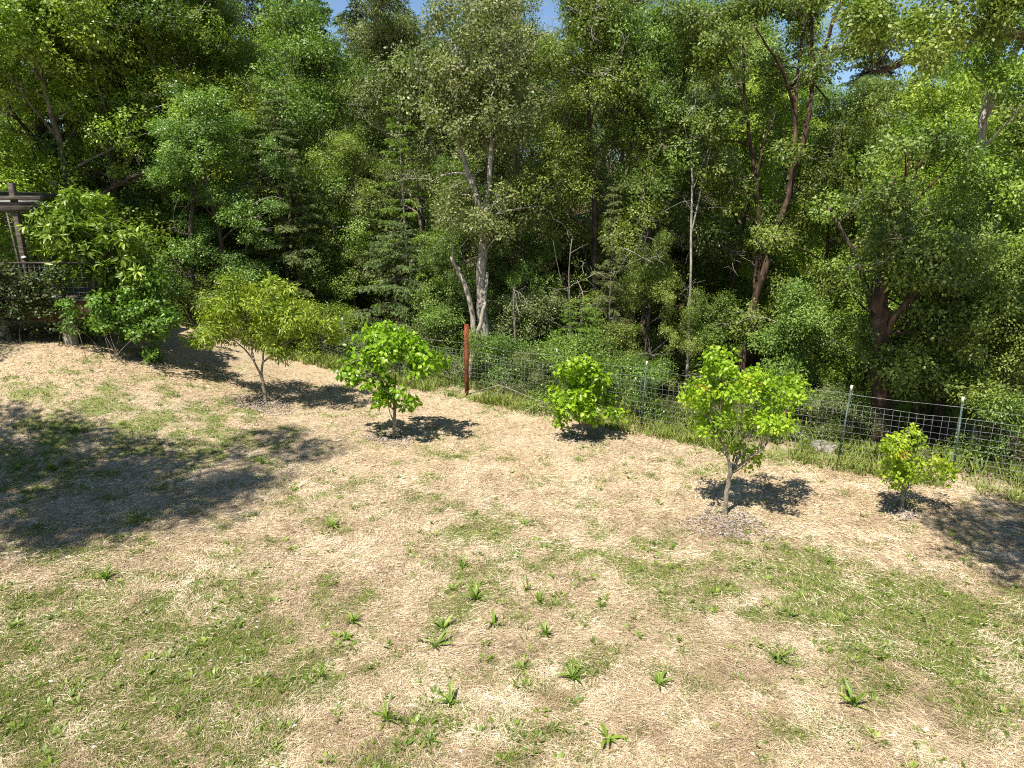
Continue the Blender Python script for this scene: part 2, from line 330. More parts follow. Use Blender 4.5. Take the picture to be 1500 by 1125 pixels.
def ground_mat():
    m, nt, nd, lk, out = mat_new('dry_lawn')
    tc = nd.new('ShaderNodeTexCoord')
    def noise(s, d=6, r=.6, st=(1, 1, 1), rot=0):
        mp = nd.new('ShaderNodeMapping'); mp.inputs['Scale'].default_value = st; mp.inputs['Rotation'].default_value = (0, 0, rot)
        lk.new(tc.outputs['Object'], mp.inputs[0])
        n = nd.new('ShaderNodeTexNoise'); n.inputs['Scale'].default_value = s; n.inputs['Detail'].default_value = d; n.inputs['Roughness'].default_value = r
        n.inputs['Distortion'].default_value = .6
        lk.new(mp.outputs[0], n.inputs[0]); return n.outputs[0]
    def at_(n): a = nd.new('ShaderNodeAttribute'); a.attribute_name = n; return a.outputs['Fac']
    def mix(f, a, b, bt='MIX'):
        x = nd.new('ShaderNodeMix'); x.data_type = 'RGBA'; x.blend_type = bt
        if isinstance(f, float): x.inputs[0].default_value = f
        else: lk.new(f, x.inputs[0])
        for k, v in ((6, a), (7, b)):
            if isinstance(v, tuple): x.inputs[k].default_value = (*v, 1)
            else: lk.new(v, x.inputs[k])
        return x.outputs[2]
    def rng(v, a, b, c=0., d=1.):
        r_ = nd.new('ShaderNodeMapRange'); lk.new(v, r_.inputs[0])
        for k, q_ in enumerate((a, b, c, d)): r_.inputs[k + 1].default_value = q_
        return r_.outputs[0]
    def mul(a, b, op='MULTIPLY'):
        q_ = nd.new('ShaderNodeMath'); q_.operation = op
        for k, v in enumerate((a, b)):
            if isinstance(v, float): q_.inputs[k].default_value = v
            else: lk.new(v, q_.inputs[k])
        return q_.outputs[0]
    fa = noise(26, 5, .7, (1, .22, 1), .5); fb = noise(24, 5, .7, (.22, 1, 1), -.3); fine = noise(70, 4, .7); big = noise(.9, 4, .6)
    st = mul(mul(fa, fb, 'ADD'), .5)
    pale = ramp(nd, [(0.18, 0.136, 0.0888), (0.361, 0.287, 0.191), (0.505, 0.419, 0.298), (0.631, 0.547, 0.409)], [.34, .46, .56, .68]); lk.new(st, pale.inputs[0])
    warm = ramp(nd, [(0.202, 0.136, 0.0797), (0.403, 0.295, 0.177), (0.552, 0.426, 0.27), (0.649, 0.527, 0.363)], [.34, .45, .56, .68]); lk.new(st, warm.inputs[0])
    c = mix(at_('warm'), pale.outputs[0], warm.outputs[0])
    c = mix(rng(fine, .35, .7, .0, .45), c, (.12, .09, .06))
    gr = ramp(nd, [(0.07, 0.092, 0.017), (0.14, 0.196, 0.034), (0.24, 0.299, 0.068)], [.35, .52, .68]); lk.new(fine, gr.inputs[0])
    gm = mul(rng(mul(at_('green'), mul(noise(6, 4, .6), .7, 'SUBTRACT') if False else rng(noise(7, 4, .65), .3, .7, -.22, .22), 'ADD'), .3, .8), rng(st, .40, .56, .35, 1.))
    c = mix(gm, c, gr.outputs[0])
    lit = ramp(nd, [(.035, .024, .016), (.085, .055, .035), (.17, .115, .075)], [.35, .5, .66]); lk.new(noise(9, 8, .75), lit.inputs[0])
    c = mix(at_('forest'), c, lit.outputs[0])
    p = nd.new('ShaderNodeBsdfPrincipled'); p.inputs['Roughness'].default_value = .9; p.inputs['Specular IOR Level'].default_value = .1
    lk.new(c, p.inputs['Base Color'])
    b = nd.new('ShaderNodeBump'); b.inputs['Strength'].default_value = .75; b.inputs['Distance'].default_value = .035
    lk.new(mul(st, mul(fine, .5), 'ADD'), b.inputs['Height']); lk.new(b.outputs[0], p.inputs['Normal'])
    lk.new(p.outputs[0], out.inputs[0]); return m
ground.data.materials.append(ground_mat())

# ------------------------------------------------------------------ tree skeletons
def wander(p0, d0, L, n, jit, up=0.0, r=rs):
    p = np.array(p0, float); d = np.array(d0, float); d /= np.linalg.norm(d); pts = [p.copy()]
    for k in range(n - 1):
        d = d + r.normal(size=3) * jit; d[2] += up; d /= np.linalg.norm(d)
        p = p + d * L / (n - 1); pts.append(p.copy())
    return np.array(pts)
def along(pts, t):
    s = t * (len(pts) - 1); i = min(int(s), len(pts) - 2); f = s - i
    return pts[i] * (1 - f) + pts[i + 1] * f
def leaves_in(clumps, nleaf, L, Wd, r, twig=13, tr=.16, updir=.55, flat=.7, droop=.25, rich=False, rn=.62):
    """clumps (n,4) centre and radius -> leaf arrays. Leaves sit round twig ends that fill each clump."""
    C = np.asarray(clumps, float); w = C[:, 3] ** 2; w /= w.sum()
    nt = max(nleaf // twig, 1)
    ci = r.choice(len(C), nt, p=w)
    u = rdir(nt, r); rad = C[ci, 3] * r.rand(nt) ** .33
    tp = C[ci, :3] + u * rad[:, None] * np.array([1, 1, flat])
    out = nrm(u + np.array([0, 0, .35]))
    n = nt * twig; ti = np.repeat(np.arange(nt), twig)
    v = rdir(n, r)
    P = tp[ti] + v * (tr * r.rand(n) ** .6)[:, None]
    D = nrm(v + out[ti] * .6 - np.array([0, 0, droop]))
    N = nrm(rdir(n, r) * rn + np.array([0, 0, updir * .75]) + u[ti] * .85 - np.array([0, .12, 0]))
    D = nrm(D - N * (.75 * (D * N).sum(1))[:, None])
    l = L * (.7 + .6 * r.rand(n)); w2 = l * (Wd / L) * (.8 + .4 * r.rand(n))
    tint = np.stack([r.rand(n), np.clip(.5 + .32 * r.normal(size=len(C)), 0, 1)[ci][ti], r.rand(n)], -1)
    return P, D, N, l, w2, tint
def crown_mesh(name, parts, mat, parent, rich=False):
    Vs, Fs, As, n = [], [], [], 0
    for P, D, N, l, w, t in parts:
        V, F = (leaf_rich if rich else leaf_simple)(P, D, N, l, w)
        Vs.append(V); Fs.append(F + n); n += len(V); As.append(np.repeat(t, 6, 0) if rich else t)
    o = build(name, np.concatenate(Vs), [np.concatenate(Fs)], mat, parent, np.concatenate(As)); o['kind'] = 'stuff'; return o

PROTO = {}
HIDE = []
def proto_parts(name, *objs): PROTO[name] = objs
def broadleaf(key, seed, H, spread, clear, nlimb, nleaf, L=.09, trunkr=.2, fork=1, lean=.0, dead=30, clump=(.5, .95), Wr=.55, trunkmat='bark', leafmat='oak', top=.95, jit=.12, inner=.3):
    r = np.random.RandomState(seed); paths = []; clumps = []; tw = []
    for f in range(fork):
        a = r.rand() * 6.28 + f * 6.28 / max(fork, 1)
        ln = (lean if fork == 1 else .22 + lean)
        tp = wander((math.cos(a) * .12 * (fork > 1), math.sin(a) * .12 * (fork > 1), -.6), (math.cos(a) * ln, math.sin(a) * ln, 1), H * top + .6, 13, jit * .55, .05, r)
        tr = trunkr * (1 if fork == 1 else .8) * np.linspace(1, .22, 13); tr[0] *= 1.45; tr[1] *= 1.1
        paths.append((tp, tr))
        for k in range(nlimb // fork):
            t = clear + (1 - clear) * ((k + .5 + .6 * (r.rand() - .5)) / (nlimb // fork)); t = min(max(t, .05), .98)
            b = along(tp, t); az = k * 2.4 + r.rand() * .8; e = .15 + .9 * ((t - clear) / (1 - clear)) + .25 * r.normal() * .5
            h = (t - clear) / (1 - clear); Lm = spread * (.48 + .62 * math.sin(math.pi * min(h * .78 + .28, 1))) * (.5 + .75 * r.rand())
            lp = wander(b, (math.cos(az) * math.cos(e), math.sin(az) * math.cos(e), math.sin(e)), Lm, 8, .17, .05, r)
            r0 = trunkr * .42 * (1.1 - .7 * h); paths.append((lp, r0 * np.linspace(1, .15, 8)))
            clumps.append((*lp[-1], clump[0] + (clump[1] - clump[0]) * r.rand()))
            for s in range(5):
                u = .3 + .65 * (s + r.rand()) / 5; c0 = along(lp, u)
                dd = nrm(lp[-1] - lp[0]) * .6 + rdir(1, r)[0] * .9 + np.array([0, 0, .25])
                sp = wander(c0, dd, Lm * (.28 + .25 * r.rand()), 5, .2, .04, r)
                paths.append((sp, r0 * .38 * np.linspace(1, .2, 5)))
                if r.rand() > inner * (1 - u): clumps.append((*sp[-1], clump[0] + (clump[1] - clump[0]) * r.rand() ** 1.3))
                if r.rand() < .2: clumps.append((*sp[2], clump[0] * .8))
        clumps.append((*tp[-1], clump[1] * .9)); clumps.append((*tp[-2], clump[1] * .8))
    for k in range(dead):
        lp, _ = paths[r.randint(len(paths))]; c0 = along(lp, .4 + .6 * r.rand()); d0 = nrm(c0 * np.array([1, 1, 0]) + rdir(1, r)[0] * 1.5) 
        a = wander(c0, d0 + np.array([0, 0, -.1]), .9 + 1.3 * r.rand(), 7, .28, 0, r); tw.append((a, .012 * np.linspace(1, .3, 7)))
        for s in range(6):
            b = wander(along(a, .2 + .75 * r.rand()), nrm(a[-1] - a[0]) + rdir(1, r)[0] * .9, .3 + .5 * r.rand(), 4, .3, 0, r); tw.append((b, .006 * np.linspace(1, .4, 4)))
    e = empty('tree', (0, 0, 0))
    t = tubes('trunk', paths, M[trunkmat], e)
    c = crown_mesh('crown', [leaves_in(clumps, nleaf, L, L * Wr, r)], M[leafmat], e)
    parts = [e, t, c]
    if tw: parts.append(tubes('dead_branches', tw, M['twig'], e, 3)); parts[-1]['kind'] = 'stuff'
    PROTO[key] = parts
def fir(key, seed, H, spread, clear, nleaf, L=.085, trunkr=.13, leafmat='fir', sparse=0., trunkmat='bark', droop=.25, whorl=.34, power=.8, top=.04):
    r = np.random.RandomState(seed); paths = []; tw = []
    tp = wander((0, 0, -.5), (0, 0, 1), H + .5, 12, .012, .02, r); paths.append((tp, trunkr * np.linspace(1.1, top, 12)))
    Ps, Ds, Ts = [], [], []; z = clear; segs = []
    while z < H * .985:
        h = (z - clear) / (H - clear); c0 = along(tp, (z + .5) / (H + .5))
        for k in range(5):
            if r.rand() < sparse: 
                if r.rand() < .7:
                    a = r.rand() * 6.28; q_ = wander(c0, (math.cos(a), math.sin(a), -.1), spread * (1 - h) ** power * .7 * r.rand() + .2, 6, .15, -.02, r); tw.append((q_, .011 * np.linspace(1, .3, 6)))
                continue
            az = r.rand() * 6.28; Lb = spread * ((1 - h) ** power) * (.65 + .5 * r.rand()) + .15
            e = .35 * h + .1
            b = wander(c0, (math.cos(az), math.sin(az), e), Lb, 7, .07, -droop * .28, r)
            paths.append((b, np.linspace(.022, .004, 7) * (.5 + Lb / 2)))
            side = np.cross(nrm(b[-1] - b[0]), (0, 0, 1.)); ns = int(Lb / .13) + 2
            for s in range(ns):
                u = .15 + .85 * (s + r.rand()) / ns; p0 = along(b, min(u, .999)); sl = (.16 + .42 * Lb * .5 * (1.15 - u)) * (.6 + .7 * r.rand())
                sg = 1 if s % 2 else -1
                dd = nrm(nrm(b[-1] - b[0]) * .75 + side * sg * .9 + np.array([0, 0, -.12 - droop * r.rand()]) + .2 * r.normal(size=3))
                segs.append((p0, dd, sl, h, r.rand()))
            segs.append((b[-2], nrm(b[-1] - b[-2]), .35, h, r.rand()))
        z += whorl * (.7 + .6 * r.rand())
    P0 = np.array([s[0] for s in segs]); D0 = np.array([s[1] for s in segs]); S = np.array([s[2] for s in segs]); C = np.array([s[4] for s in segs])
    w = S / S.sum(); i = r.choice(len(segs), nleaf, p=w); u = r.rand(nleaf)
    P = P0[i] + D0[i] * (S[i] * u)[:, None] + r.normal(size=(nleaf, 3)) * .018
    P[:, 2] -= u * u * S[i] * .25 * (droop + .2)
    D = nrm(D0[i] + rdir(nleaf, r) * .75 - np.array([0, 0, droop * .8])); N = nrm(rdir(nleaf, r) * .8 + np.array([0, 0, .6]))
    l = L * (.6 + .8 * r.rand(nleaf))
    t = np.stack([r.rand(nleaf), np.clip(C[i] * .7 + .3 * r.rand(nleaf), 0, 1), u], -1)
    e_ = empty('tree', (0, 0, 0)); parts = [e_, tubes('trunk', paths, M[trunkmat], e_), crown_mesh('crown', [(P, D, N, l, l * .32, t)], M[leafmat], e_)]
    if tw: parts.append(tubes('dead_branches', tw, M['twig'], e_, 3)); parts[-1]['kind'] = 'stuff'
    PROTO[key] = parts

broadleaf('B1', 11, 14, 3.6, .16, 20, 84000, .092, .22, 1, .05, 40, clump=(.6, 1.1))
broadleaf('B2', 12, 14, 3.3, .18, 18, 78000, .092, .19, 2, .02, 40, clump=(.6, 1.1))
broadleaf('B3', 13, 13, 3.9, .32, 16, 74000, .092, .23, 1, .10, 46, clump=(.5, 1.1))
broadleaf('B4', 14, 15, 3.0, .12, 20, 78000, .088, .18, 1, .03, 60, clump=(.55, 1.0))
broadleaf('M1', 21, 8.5, 2.9, .12, 17, 60000, .08, .14, 1, .05, 9, clump=(.4, .75))
broadleaf('M2', 22, 7.5, 3.0, .10, 16, 58000, .08, .14, 2, .05, 9, clump=(.4, .75))
broadleaf('S1', 31, 4.2, 1.7, .06, 15, 28000, .068, .07, 1, .1, 4, clump=(.3, .6))
broadleaf('S2', 32, 3.4, 1.7, .04, 14, 26000, .068, .06, 2, .1, 5, clump=(.3, .6))
broadleaf('U1', 41, 1.9, 1.0, .02, 12, 11000, .05, .02, 2, .1, 1, clump=(.2, .42))
broadleaf('U2', 42, 1.5, 1.1, .02, 12, 11000, .05, .02, 2, .1, 1, clump=(.2, .42))
fir('F1', 51, 10.5, 2.3, .8, 70000, .085)
fir('F2', 52, 6.0, 2.3, .3, 46000, .075, .09)
fir('F3', 53, 12, 1.9, 2.2, 40000, .09, .11, sparse=.45, trunkmat='bark_pale')
fir('C1', 54, 20, 4.2, 2.5, 52000, .25, .26, 'far_fir', whorl=.36, droop=.4, power=.65, trunkmat='bark_dark')
fir('D1', 55, 19, 3.2, 4, 26000, .18, .22, 'dead_fir', whorl=.42, sparse=.3, power=.6, trunkmat='bark_pale')
used = set()
def put(key, name, x, y, H=None, w=1.0, rz=0.0, leaf=None, bark=None, label='', cat='tree', group=None, z=None, tilt=(0, 0), base=0.0):
    src = PROTO[key]
    h0 = {'B1': 14, 'B2': 14, 'B3': 13, 'B4': 15, 'M1': 8.5, 'M2': 7.5, 'S1': 4.2, 'S2': 3.4, 'U1': 1.9, 'U2': 1.5, 'F1': 10.5, 'F2': 6, 'F3': 12, 'C1': 20, 'D1': 19}[key]
    if key in used:
        e = src[0].copy(); COL.objects.link(e); ch = []
        for s in src[1:]:
            c = s.copy(); COL.objects.link(c); c.parent = e; ch.append(c)
    else: used.add(key); e = src[0]; ch = src[1:]
    e.name = name
    s = (H / h0) if H else 1.0
    e.location = (x, y, (hz(x, y) if z is None else z) - .03 + base); e.scale = (s * w, s * w, s); e.rotation_euler = (tilt[0], tilt[1], rz)
    for c in ch:
        m_ = leaf if c.name.startswith('crown') else bark if c.name.startswith('trunk') else None
        if m_: c.material_slots[0].link = 'OBJECT'; c.material_slots[0].material = M[m_]
    tag(e, label, cat, group); return e
#FOREST
# ------------------------------------------------------------------ the wood beyond the fence
GF = 'trees of the wood beyond the fence'
def row(items):
    for key, name, px, Y, H, w, rz, leaf, bark, label in items:
        put(key, name, X(px, Y), Y, H, w, rz, leaf, bark, label, group=GF)
row([
 ('B1', 'oak_tree', 28, 27, 14.8, 1.15, .3, 'oak', 'bark_dark', 'tall dark green oak at the left edge of the wood above the pergola'),
 ('B3', 'oak_tree', 150, 29, 14.0, 1.05, 1.9, 'oak_yellow', 'bark', 'yellow-green oak whose crown rises above the loquat'),
 ('B2', 'oak_tree', 262, 31, 14.0, 1.1, 4.0, 'oak_yellow', 'bark', 'broad yellow-green oak above the peach tree, left of the brown dead conifer'),
 ('M1', 'oak_tree', 92, 26.5, 11.8, 1.0, 1.0, 'oak_yellow', 'bark', 'full yellow-green oak right above the loquat, in front of the taller ones'),
 ('M2', 'oak_tree', 205, 28.0, 11.5, 1.0, 2.0, 'oak_yellow', 'bark', 'sunlit oak between the loquat and the brown dead conifer, its top below the frame'),
 ('M1', 'oak_tree', 440, 33, 13.0, .9, 2.0, 'oak', 'bark', 'green oak below the brown dead conifer'),
 ('M2', 'oak_tree', 690, 29, 12.8, .85, 1.0, 'bay', 'bark', 'olive oak directly behind the forked grey trunk'),
 ('B4', 'oak_tree', 350, 32, 15.0, 1.1, .9, 'oak', 'bark', 'narrow green oak directly left of the brown dead conifer'),
 ('M1', 'live_oak_tree', 318, 26.5, 7.6, 1.05, .5, 'oak_blue', 'bark_dark', 'bluish green live oak standing behind the peach tree'),
 ('M2', 'live_oak_tree', 240, 27.5, 5.0, .9, 2.5, 'oak_blue', 'bark_dark', 'low bluish green live oak behind the round-leaved bush tree'),
 ('F1', 'fir_tree', 415, 28.0, 9.6, 1.05, .2, 'fir', 'bark_dark', 'young lacy fir between the peach tree and the brown dead conifer'),
 ('F2', 'fir_tree', 105, 27.5, 7.6, 1.1, 2.2, 'fir', 'bark_dark', 'dull green fir spreading flat boughs behind the loquat'),
 ('F2', 'fir_tree', 572, 25.0, 5.6, 1.05, .9, 'fir', 'bark_dark', 'low lacy fir behind the large-leaved persimmon tree'),
 ('F3', 'fir_tree', 597, 26.2, 10.2, 1.0, .4, 'fir_new', 'bark_pale', 'thin half-bare fir with a pale straight trunk left of the forked grey trunk'),
 ('M1', 'live_oak_tree', 500, 30, 8.2, 1.0, 3.2, 'oak', 'bark_dark', 'shaded live oak between the lacy fir and the half-bare fir'),
 ('B4', 'oak_tree', 545, 33, 12.0, 1.0, 5.2, 'oak_yellow', 'bark', 'slender yellow-green oak below the bluish conifers'),
 ('B1', 'oak_tree', 640, 30, 14.2, .95, 2.6, 'bay', 'bark', 'tall dull green tree with dead twigs behind the half-bare fir'),
 ('B2', 'oak_tree', 800, 28.5, 14.8, 1.0, 1.2, 'bay', 'bark', 'tall twiggy olive green tree right of the forked grey trunk'),
 ('B4', 'oak_tree', 880, 25.5, 13.6, 1.05, 2.7, 'oak', 'bark_dark', 'tall dense oak standing behind the small round persimmon tree'),
 ('F1', 'fir_tree', 897, 23.2, 7.2, .62, 1.7, 'bay', 'bark', 'fir with a straight grey trunk right of the small round persimmon tree'),
 ('F2', 'fir_tree', 858, 21.8, 3.4, 1.15, 3.4, 'fir_new', 'bark', 'bright green low fir behind the small round persimmon tree'),
 ('B3', 'oak_tree', 985, 27, 14.0, .95, 3.7, 'bay', 'bark', 'tall tree with pale dead limbs left of the twin-trunked oak'),
 ('B2', 'oak_tree', 1060, 31, 15.0, 1.0, .2, 'oak', 'bark', 'tall green oak behind the twin-trunked oak'),
 ('M2', 'live_oak_tree', 968, 22.6, 5.0, .72, .8, 'oak', 'bark_dark', 'round live oak by the fence left of the plum tree'),
 ('M1', 'live_oak_tree', 775, 24.4, 6.4, .9, 4.4, 'oak', 'bark_dark', 'middle-sized live oak right of the forked grey trunk'),
 ('M2', 'live_oak_tree', 668, 26, 6.8, .9, 5.5, 'oak', 'bark_dark', 'middle-sized live oak left of the forked grey trunk'),
 ('S1', 'live_oak_bush', 1190, 19.6, 4.0, .95, .1, 'oak', 'bark_dark', 'round bushy live oak right of the plum tree, behind the fence'),
 ('M2', 'live_oak_tree', 1265, 24.5, 9.4, .8, 2.0, 'oak', 'bark_red', 'green live oak right of the twin-trunked oak, its top below the sky gap'),
 ('M1', 'live_oak_tree', 1345, 22.5, 9.6, 1.0, 1.1, 'oak_yellow', 'bark_red', 'light green live oak in the right part of the wood, under the overhanging branch'),
 ('M2', 'live_oak_tree', 1445, 23.5, 9.8, 1.0, 3.9, 'oak', 'bark_dark', 'light green live oak near the right edge, behind the leaning pale trunk'),
 ('M1', 'live_oak_tree', 1130, 28, 10.5, 1.0, 5.1, 'oak_yellow', 'bark', 'sunlit live oak seen between the trunks of the twin-trunked oak'),
 ('M2', 'live_oak_tree', 1400, 17.3, 6.2, .82, .3, 'oak', 'bark_red', 'spreading live oak just behind the fence above the smallest plum tree'),
 ('S1', 'live_oak_bush', 1035, 24.6, 3.6, 1.0, 2.2, 'oak', 'bark_dark', 'bushy live oak at the foot of the twin-trunked oak'),
 ('S2', 'live_oak_bush', 735, 23.6, 3.1, 1.1, 1.2, 'bay', 'bark_dark', 'olive bush at the foot of the forked grey trunk'),
 ('S2', 'live_oak_bush', 940, 21.5, 2.5, .9, 4.0, 'oak', 'bark_dark', 'low dark bush behind the fence left of the plum tree'),
 ('S1', 'live_oak_bush', 1500, 15.8, 4.6, .9, 3.0, 'oak', 'bark_red', 'live oak bush cut by the right edge of the picture, behind the fence'),
 ('S1', 'live_oak_bush', 470, 28.5, 4.4, 1.1, 4.1, 'oak_blue', 'bark_dark', 'shaded bush behind the right side of the peach tree'),
 ('S2', 'live_oak_bush', 690, 24.6, 2.6, 1.2, 5.0, 'oak_blue', 'bark_dark', 'leafy bush behind the rust-red post'),
 ('S2', 'live_oak_bush', 1290, 20.5, 4.0, 1.1, 2.4, 'oak_yellow', 'bark_red', 'bright green bush behind the thick rusty trunk'),
])
r = np.random.RandomState(77)
for i in range(26):
    px = -60 + 62 * i + 20 * r.rand(); Y = 31.5 + 5 * r.rand() - .004 * max(px - 900, 0) * 1.2; 
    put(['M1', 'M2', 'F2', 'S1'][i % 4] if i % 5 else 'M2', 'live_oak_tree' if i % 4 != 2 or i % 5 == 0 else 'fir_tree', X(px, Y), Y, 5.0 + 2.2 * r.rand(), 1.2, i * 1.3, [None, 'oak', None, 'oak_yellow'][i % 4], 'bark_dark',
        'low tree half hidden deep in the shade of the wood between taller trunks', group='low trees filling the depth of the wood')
for i, (px, Y, H, leaf, lab) in enumerate([(250, 25.8, 1.7, 'oak', 'leftmost of the bushes at the back edge of the lawn, by the round-leaved tree'), (300, 26.2, 1.6, 'oak_yellow', 'low bright bush at the back edge of the lawn, left of the peach tree'),
    (350, 26.6, 1.8, 'bay', 'low bush at the back edge of the lawn directly behind the peach trunk'), (425, 26.6, 1.7, 'oak', 'low bush at the back of the lawn behind the right boughs of the peach tree'), (470, 26.8, 1.6, 'oak_yellow', 'low bush by the leftmost white-tipped fence post')]):
    put('U1' if i % 2 else 'U2', 'shrub', X(px, Y), Y, H, 1.2, i, leaf, None, lab, 'shrub', 'shrubs at the back edge of the lawn')
LB = ['yellow-green crown', 'olive crown', 'dark green crown', 'light green crown']
k = 0
for px, Y, H, key, leaf, where in [
   (-40, 40, 15, 'B1', 'oak', 'at the far left behind the pergola'), (70, 41, 15.5, 'B2', 'oak_yellow', 'on the slope above the pergola'), (185, 40, 15, 'B4', 'oak', 'on the slope between the two yellow-green oaks'),
   (300, 44, 16, 'B3', 'oak_yellow', 'on the slope left of the brown dead conifer'), (400, 42, 15.0, 'B1', 'oak', 'on the slope below the brown dead conifer'), (485, 46, 14.5, 'B2', 'oak', 'on the slope below the bluish conifers'),
   (600, 40, 13.0, 'B3', 'oak', 'on the slope behind the half-bare fir'), (700, 41, 15.0, 'B1', 'bay', 'on the slope above the forked grey trunk'), (765, 36, 13.5, 'B3', 'oak', 'on the slope right of the forked grey trunk'),
   (850, 42, 17, 'B2', 'bay', 'on the slope behind the dense oak'), (930, 40, 14.0, 'B4', 'oak', 'on the slope left of the pale dead limbs'), (1010, 42, 12.5, 'B1', 'oak', 'on the slope behind the pale dead limbs'),
   (1110, 40, 13.5, 'B2', 'oak_yellow', 'on the slope behind the twin-trunked oak'), (1190, 36, 10.5, 'B3', 'oak', 'on the slope right of the twin-trunked oak'), (1280, 38, 10.8, 'B4', 'oak', 'on the slope under the sky gap'),
   (1370, 36, 10.2, 'B1', 'oak_yellow', 'on the slope under the overhanging branch'), (1460, 37, 10.5, 'B3', 'oak', 'on the slope near the right edge'), (1570, 34, 12, 'B2', 'oak', 'on the slope beyond the right edge')]:
    k += 1
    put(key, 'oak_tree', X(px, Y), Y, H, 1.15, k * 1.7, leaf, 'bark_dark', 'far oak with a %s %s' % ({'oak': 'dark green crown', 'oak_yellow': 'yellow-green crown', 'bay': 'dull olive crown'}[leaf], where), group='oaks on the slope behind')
for i in range(15):
    px = -80 + 115 * i; Y = 50 + 4 * (i % 3); H = 15 if px < 1180 else 7.2
    if 430 < px < 640: H = 13.5
    put(['B3', 'B1', 'B4', 'B2'][i % 4], 'oak_tree', X(px, Y), Y, H, 1.5 if H > 12 else 2.0, i * 2.1, ['oak', 'oak_yellow', 'bay'][i % 3], 'bark_dark', 'tree of the backmost row on the slope, glimpsed between the nearer crowns', group='backmost trees on the slope')
for px, Y, H, key, rz, label in [
   (498, 62, 22, 'C1', .2, 'far bluish conifer standing left of the pointed one'), (553, 58, 23, 'C1', 1.4, 'far bluish pointed conifer left of the top sky gap'),
   (452, 60, 19, 'D1', 0, 'dead conifer with brown needles above the lacy fir'), (395, 70, 25, 'C1', 3.0, 'dark far conifer behind the brown dead one'),
   (362, 66, 23, 'C1', 3.7, 'far conifer filling the gap left of the dark far one'), (312, 70, 22, 'C1', 2.1, 'far conifer tip showing over the yellow-green oaks'), (720, 55, 21, 'C1', 4.0, 'dark conifer at the top edge above the forked grey trunk'),
   (200, 66, 21, 'C1', 5.0, 'far conifer behind the left yellow-green oak'), (625, 66, 20, 'C1', 2.7, 'far conifer low beside the top sky gap'), (595, 72, 22, 'C1', 4.4, 'far bluish conifer just left of the top sky gap, behind the pointed one'), (470, 64, 25, 'C1', 5.4, 'tall bluish conifer directly right of the brown dead one'),
   (1250, 62, 16, 'C1', 1.0, 'haze-tinted conifer seen in the sky gap right of the twin-trunked oak')]:
    put(key, 'conifer_tree' if key == 'C1' else 'dead_conifer', X(px, Y), Y, H, 1.0, rz, None, None, label, group='conifers on the far slope')
# low growth along the far side of the fence
fx = [(-9.5, 28.6, 'U1', 'dusty green shrub at the left end of the fence'), (-7.6, 27.4, 'U2', 'shrub behind the fence right of the peach tree'), (-5.0, 25.4, 'U1', 'shrub behind the left side of the large-leaved persimmon tree'),
      (-3.4, 24.2, 'U2', 'shrub behind the right side of the large-leaved persimmon tree'), (-1.9, 22.6, 'U1', 'dusty shrub directly behind the rust-red post'), (-.3, 21.6, 'U2', 'shrub right of the rust-red post'),
      (.8, 20.9, 'U1', 'twiggy shrub between the rust-red post and the small round persimmon'), (2.3, 19.8, 'U2', 'shrub behind the small round persimmon tree'), (3.8, 18.9, 'U1', 'shrub behind the first post right of the small round persimmon'),
      (5.0, 18.2, 'U2', 'shrub behind the fence left of the plum tree'), (6.2, 17.4, 'U1', 'shrub hidden behind the plum tree crown'), (11.6, 14.6, 'U2', 'leafy shrub behind the fence at the right edge'),
      (8.4, 16.4, 'U2', 'small shrub left of the thick rusty trunk')]
for i, (x_, y_, H_) in enumerate([(-33, 30, 13), (-38, 37, 15), (-30, 38, 15), (27, 20, 9), (31, 27, 10), (24, 28, 9), (38, 16, 9)]):
    put(['B1', 'B3', 'B2'][i % 3], 'oak_tree', x_, y_, H_, 1.2, i * 1.4, 'oak', 'bark_dark', 'oak at the outer end of the wood, beyond the edge of the picture', group='oaks at the outer ends of the wood')
for i, (x, y, key, label) in enumerate(fx):
    put(key, 'shrub', x, y, [1.7, 1.5, 1.3, 1.9][i % 4] * (.75 if x > 4.5 else 1), 1.1, i * 1.1, ['bay', 'oak', 'oak_blue'][i % 3], None, label, 'shrub', 'shrubs along the far side of the fence')

# ------------------------------------------------------------------ trees with a shape of their own
LEAFMESH = {}
def leaf_pieces(parent, arr, mat, n, kind):
    P, D, N, l, w, t = arr
    key = kind
    if key not in LEAFMESH:
        ms = []
        for v in range(6):
            r = np.random.RandomState(v + 5)
            V_, F_ = leaf_rich(np.zeros((1, 3)), np.array([[1., 0, 0]]), np.array([[0, 0, 1.]]), np.array([1.0]), np.array([w.mean() / l.mean() * (.85 + .06 * v)]), .1 + .07 * v)
            tt = np.repeat([[r.rand(), r.rand(), 0]], 6, 0); o = build('leaf', V_, [F_], mat, None, tt); ms.append(o.data); bpy.data.objects.remove(o)
        LEAFMESH[key] = ms
    for i in range(n):
        o = bpy.data.objects.new('leaf', LEAFMESH[key][i % 6]); COL.objects.link(o); o.parent = parent
        d = Vector(D[i]).normalized(); b = Vector(N[i]).cross(d).normalized(); nn = d.cross(b)
        m = Matrix((d, b, nn)).transposed().to_4x4() @ Matrix.Scale(float(l[i]), 4); m.translation = Vector(P[i]); o.matrix_local = m
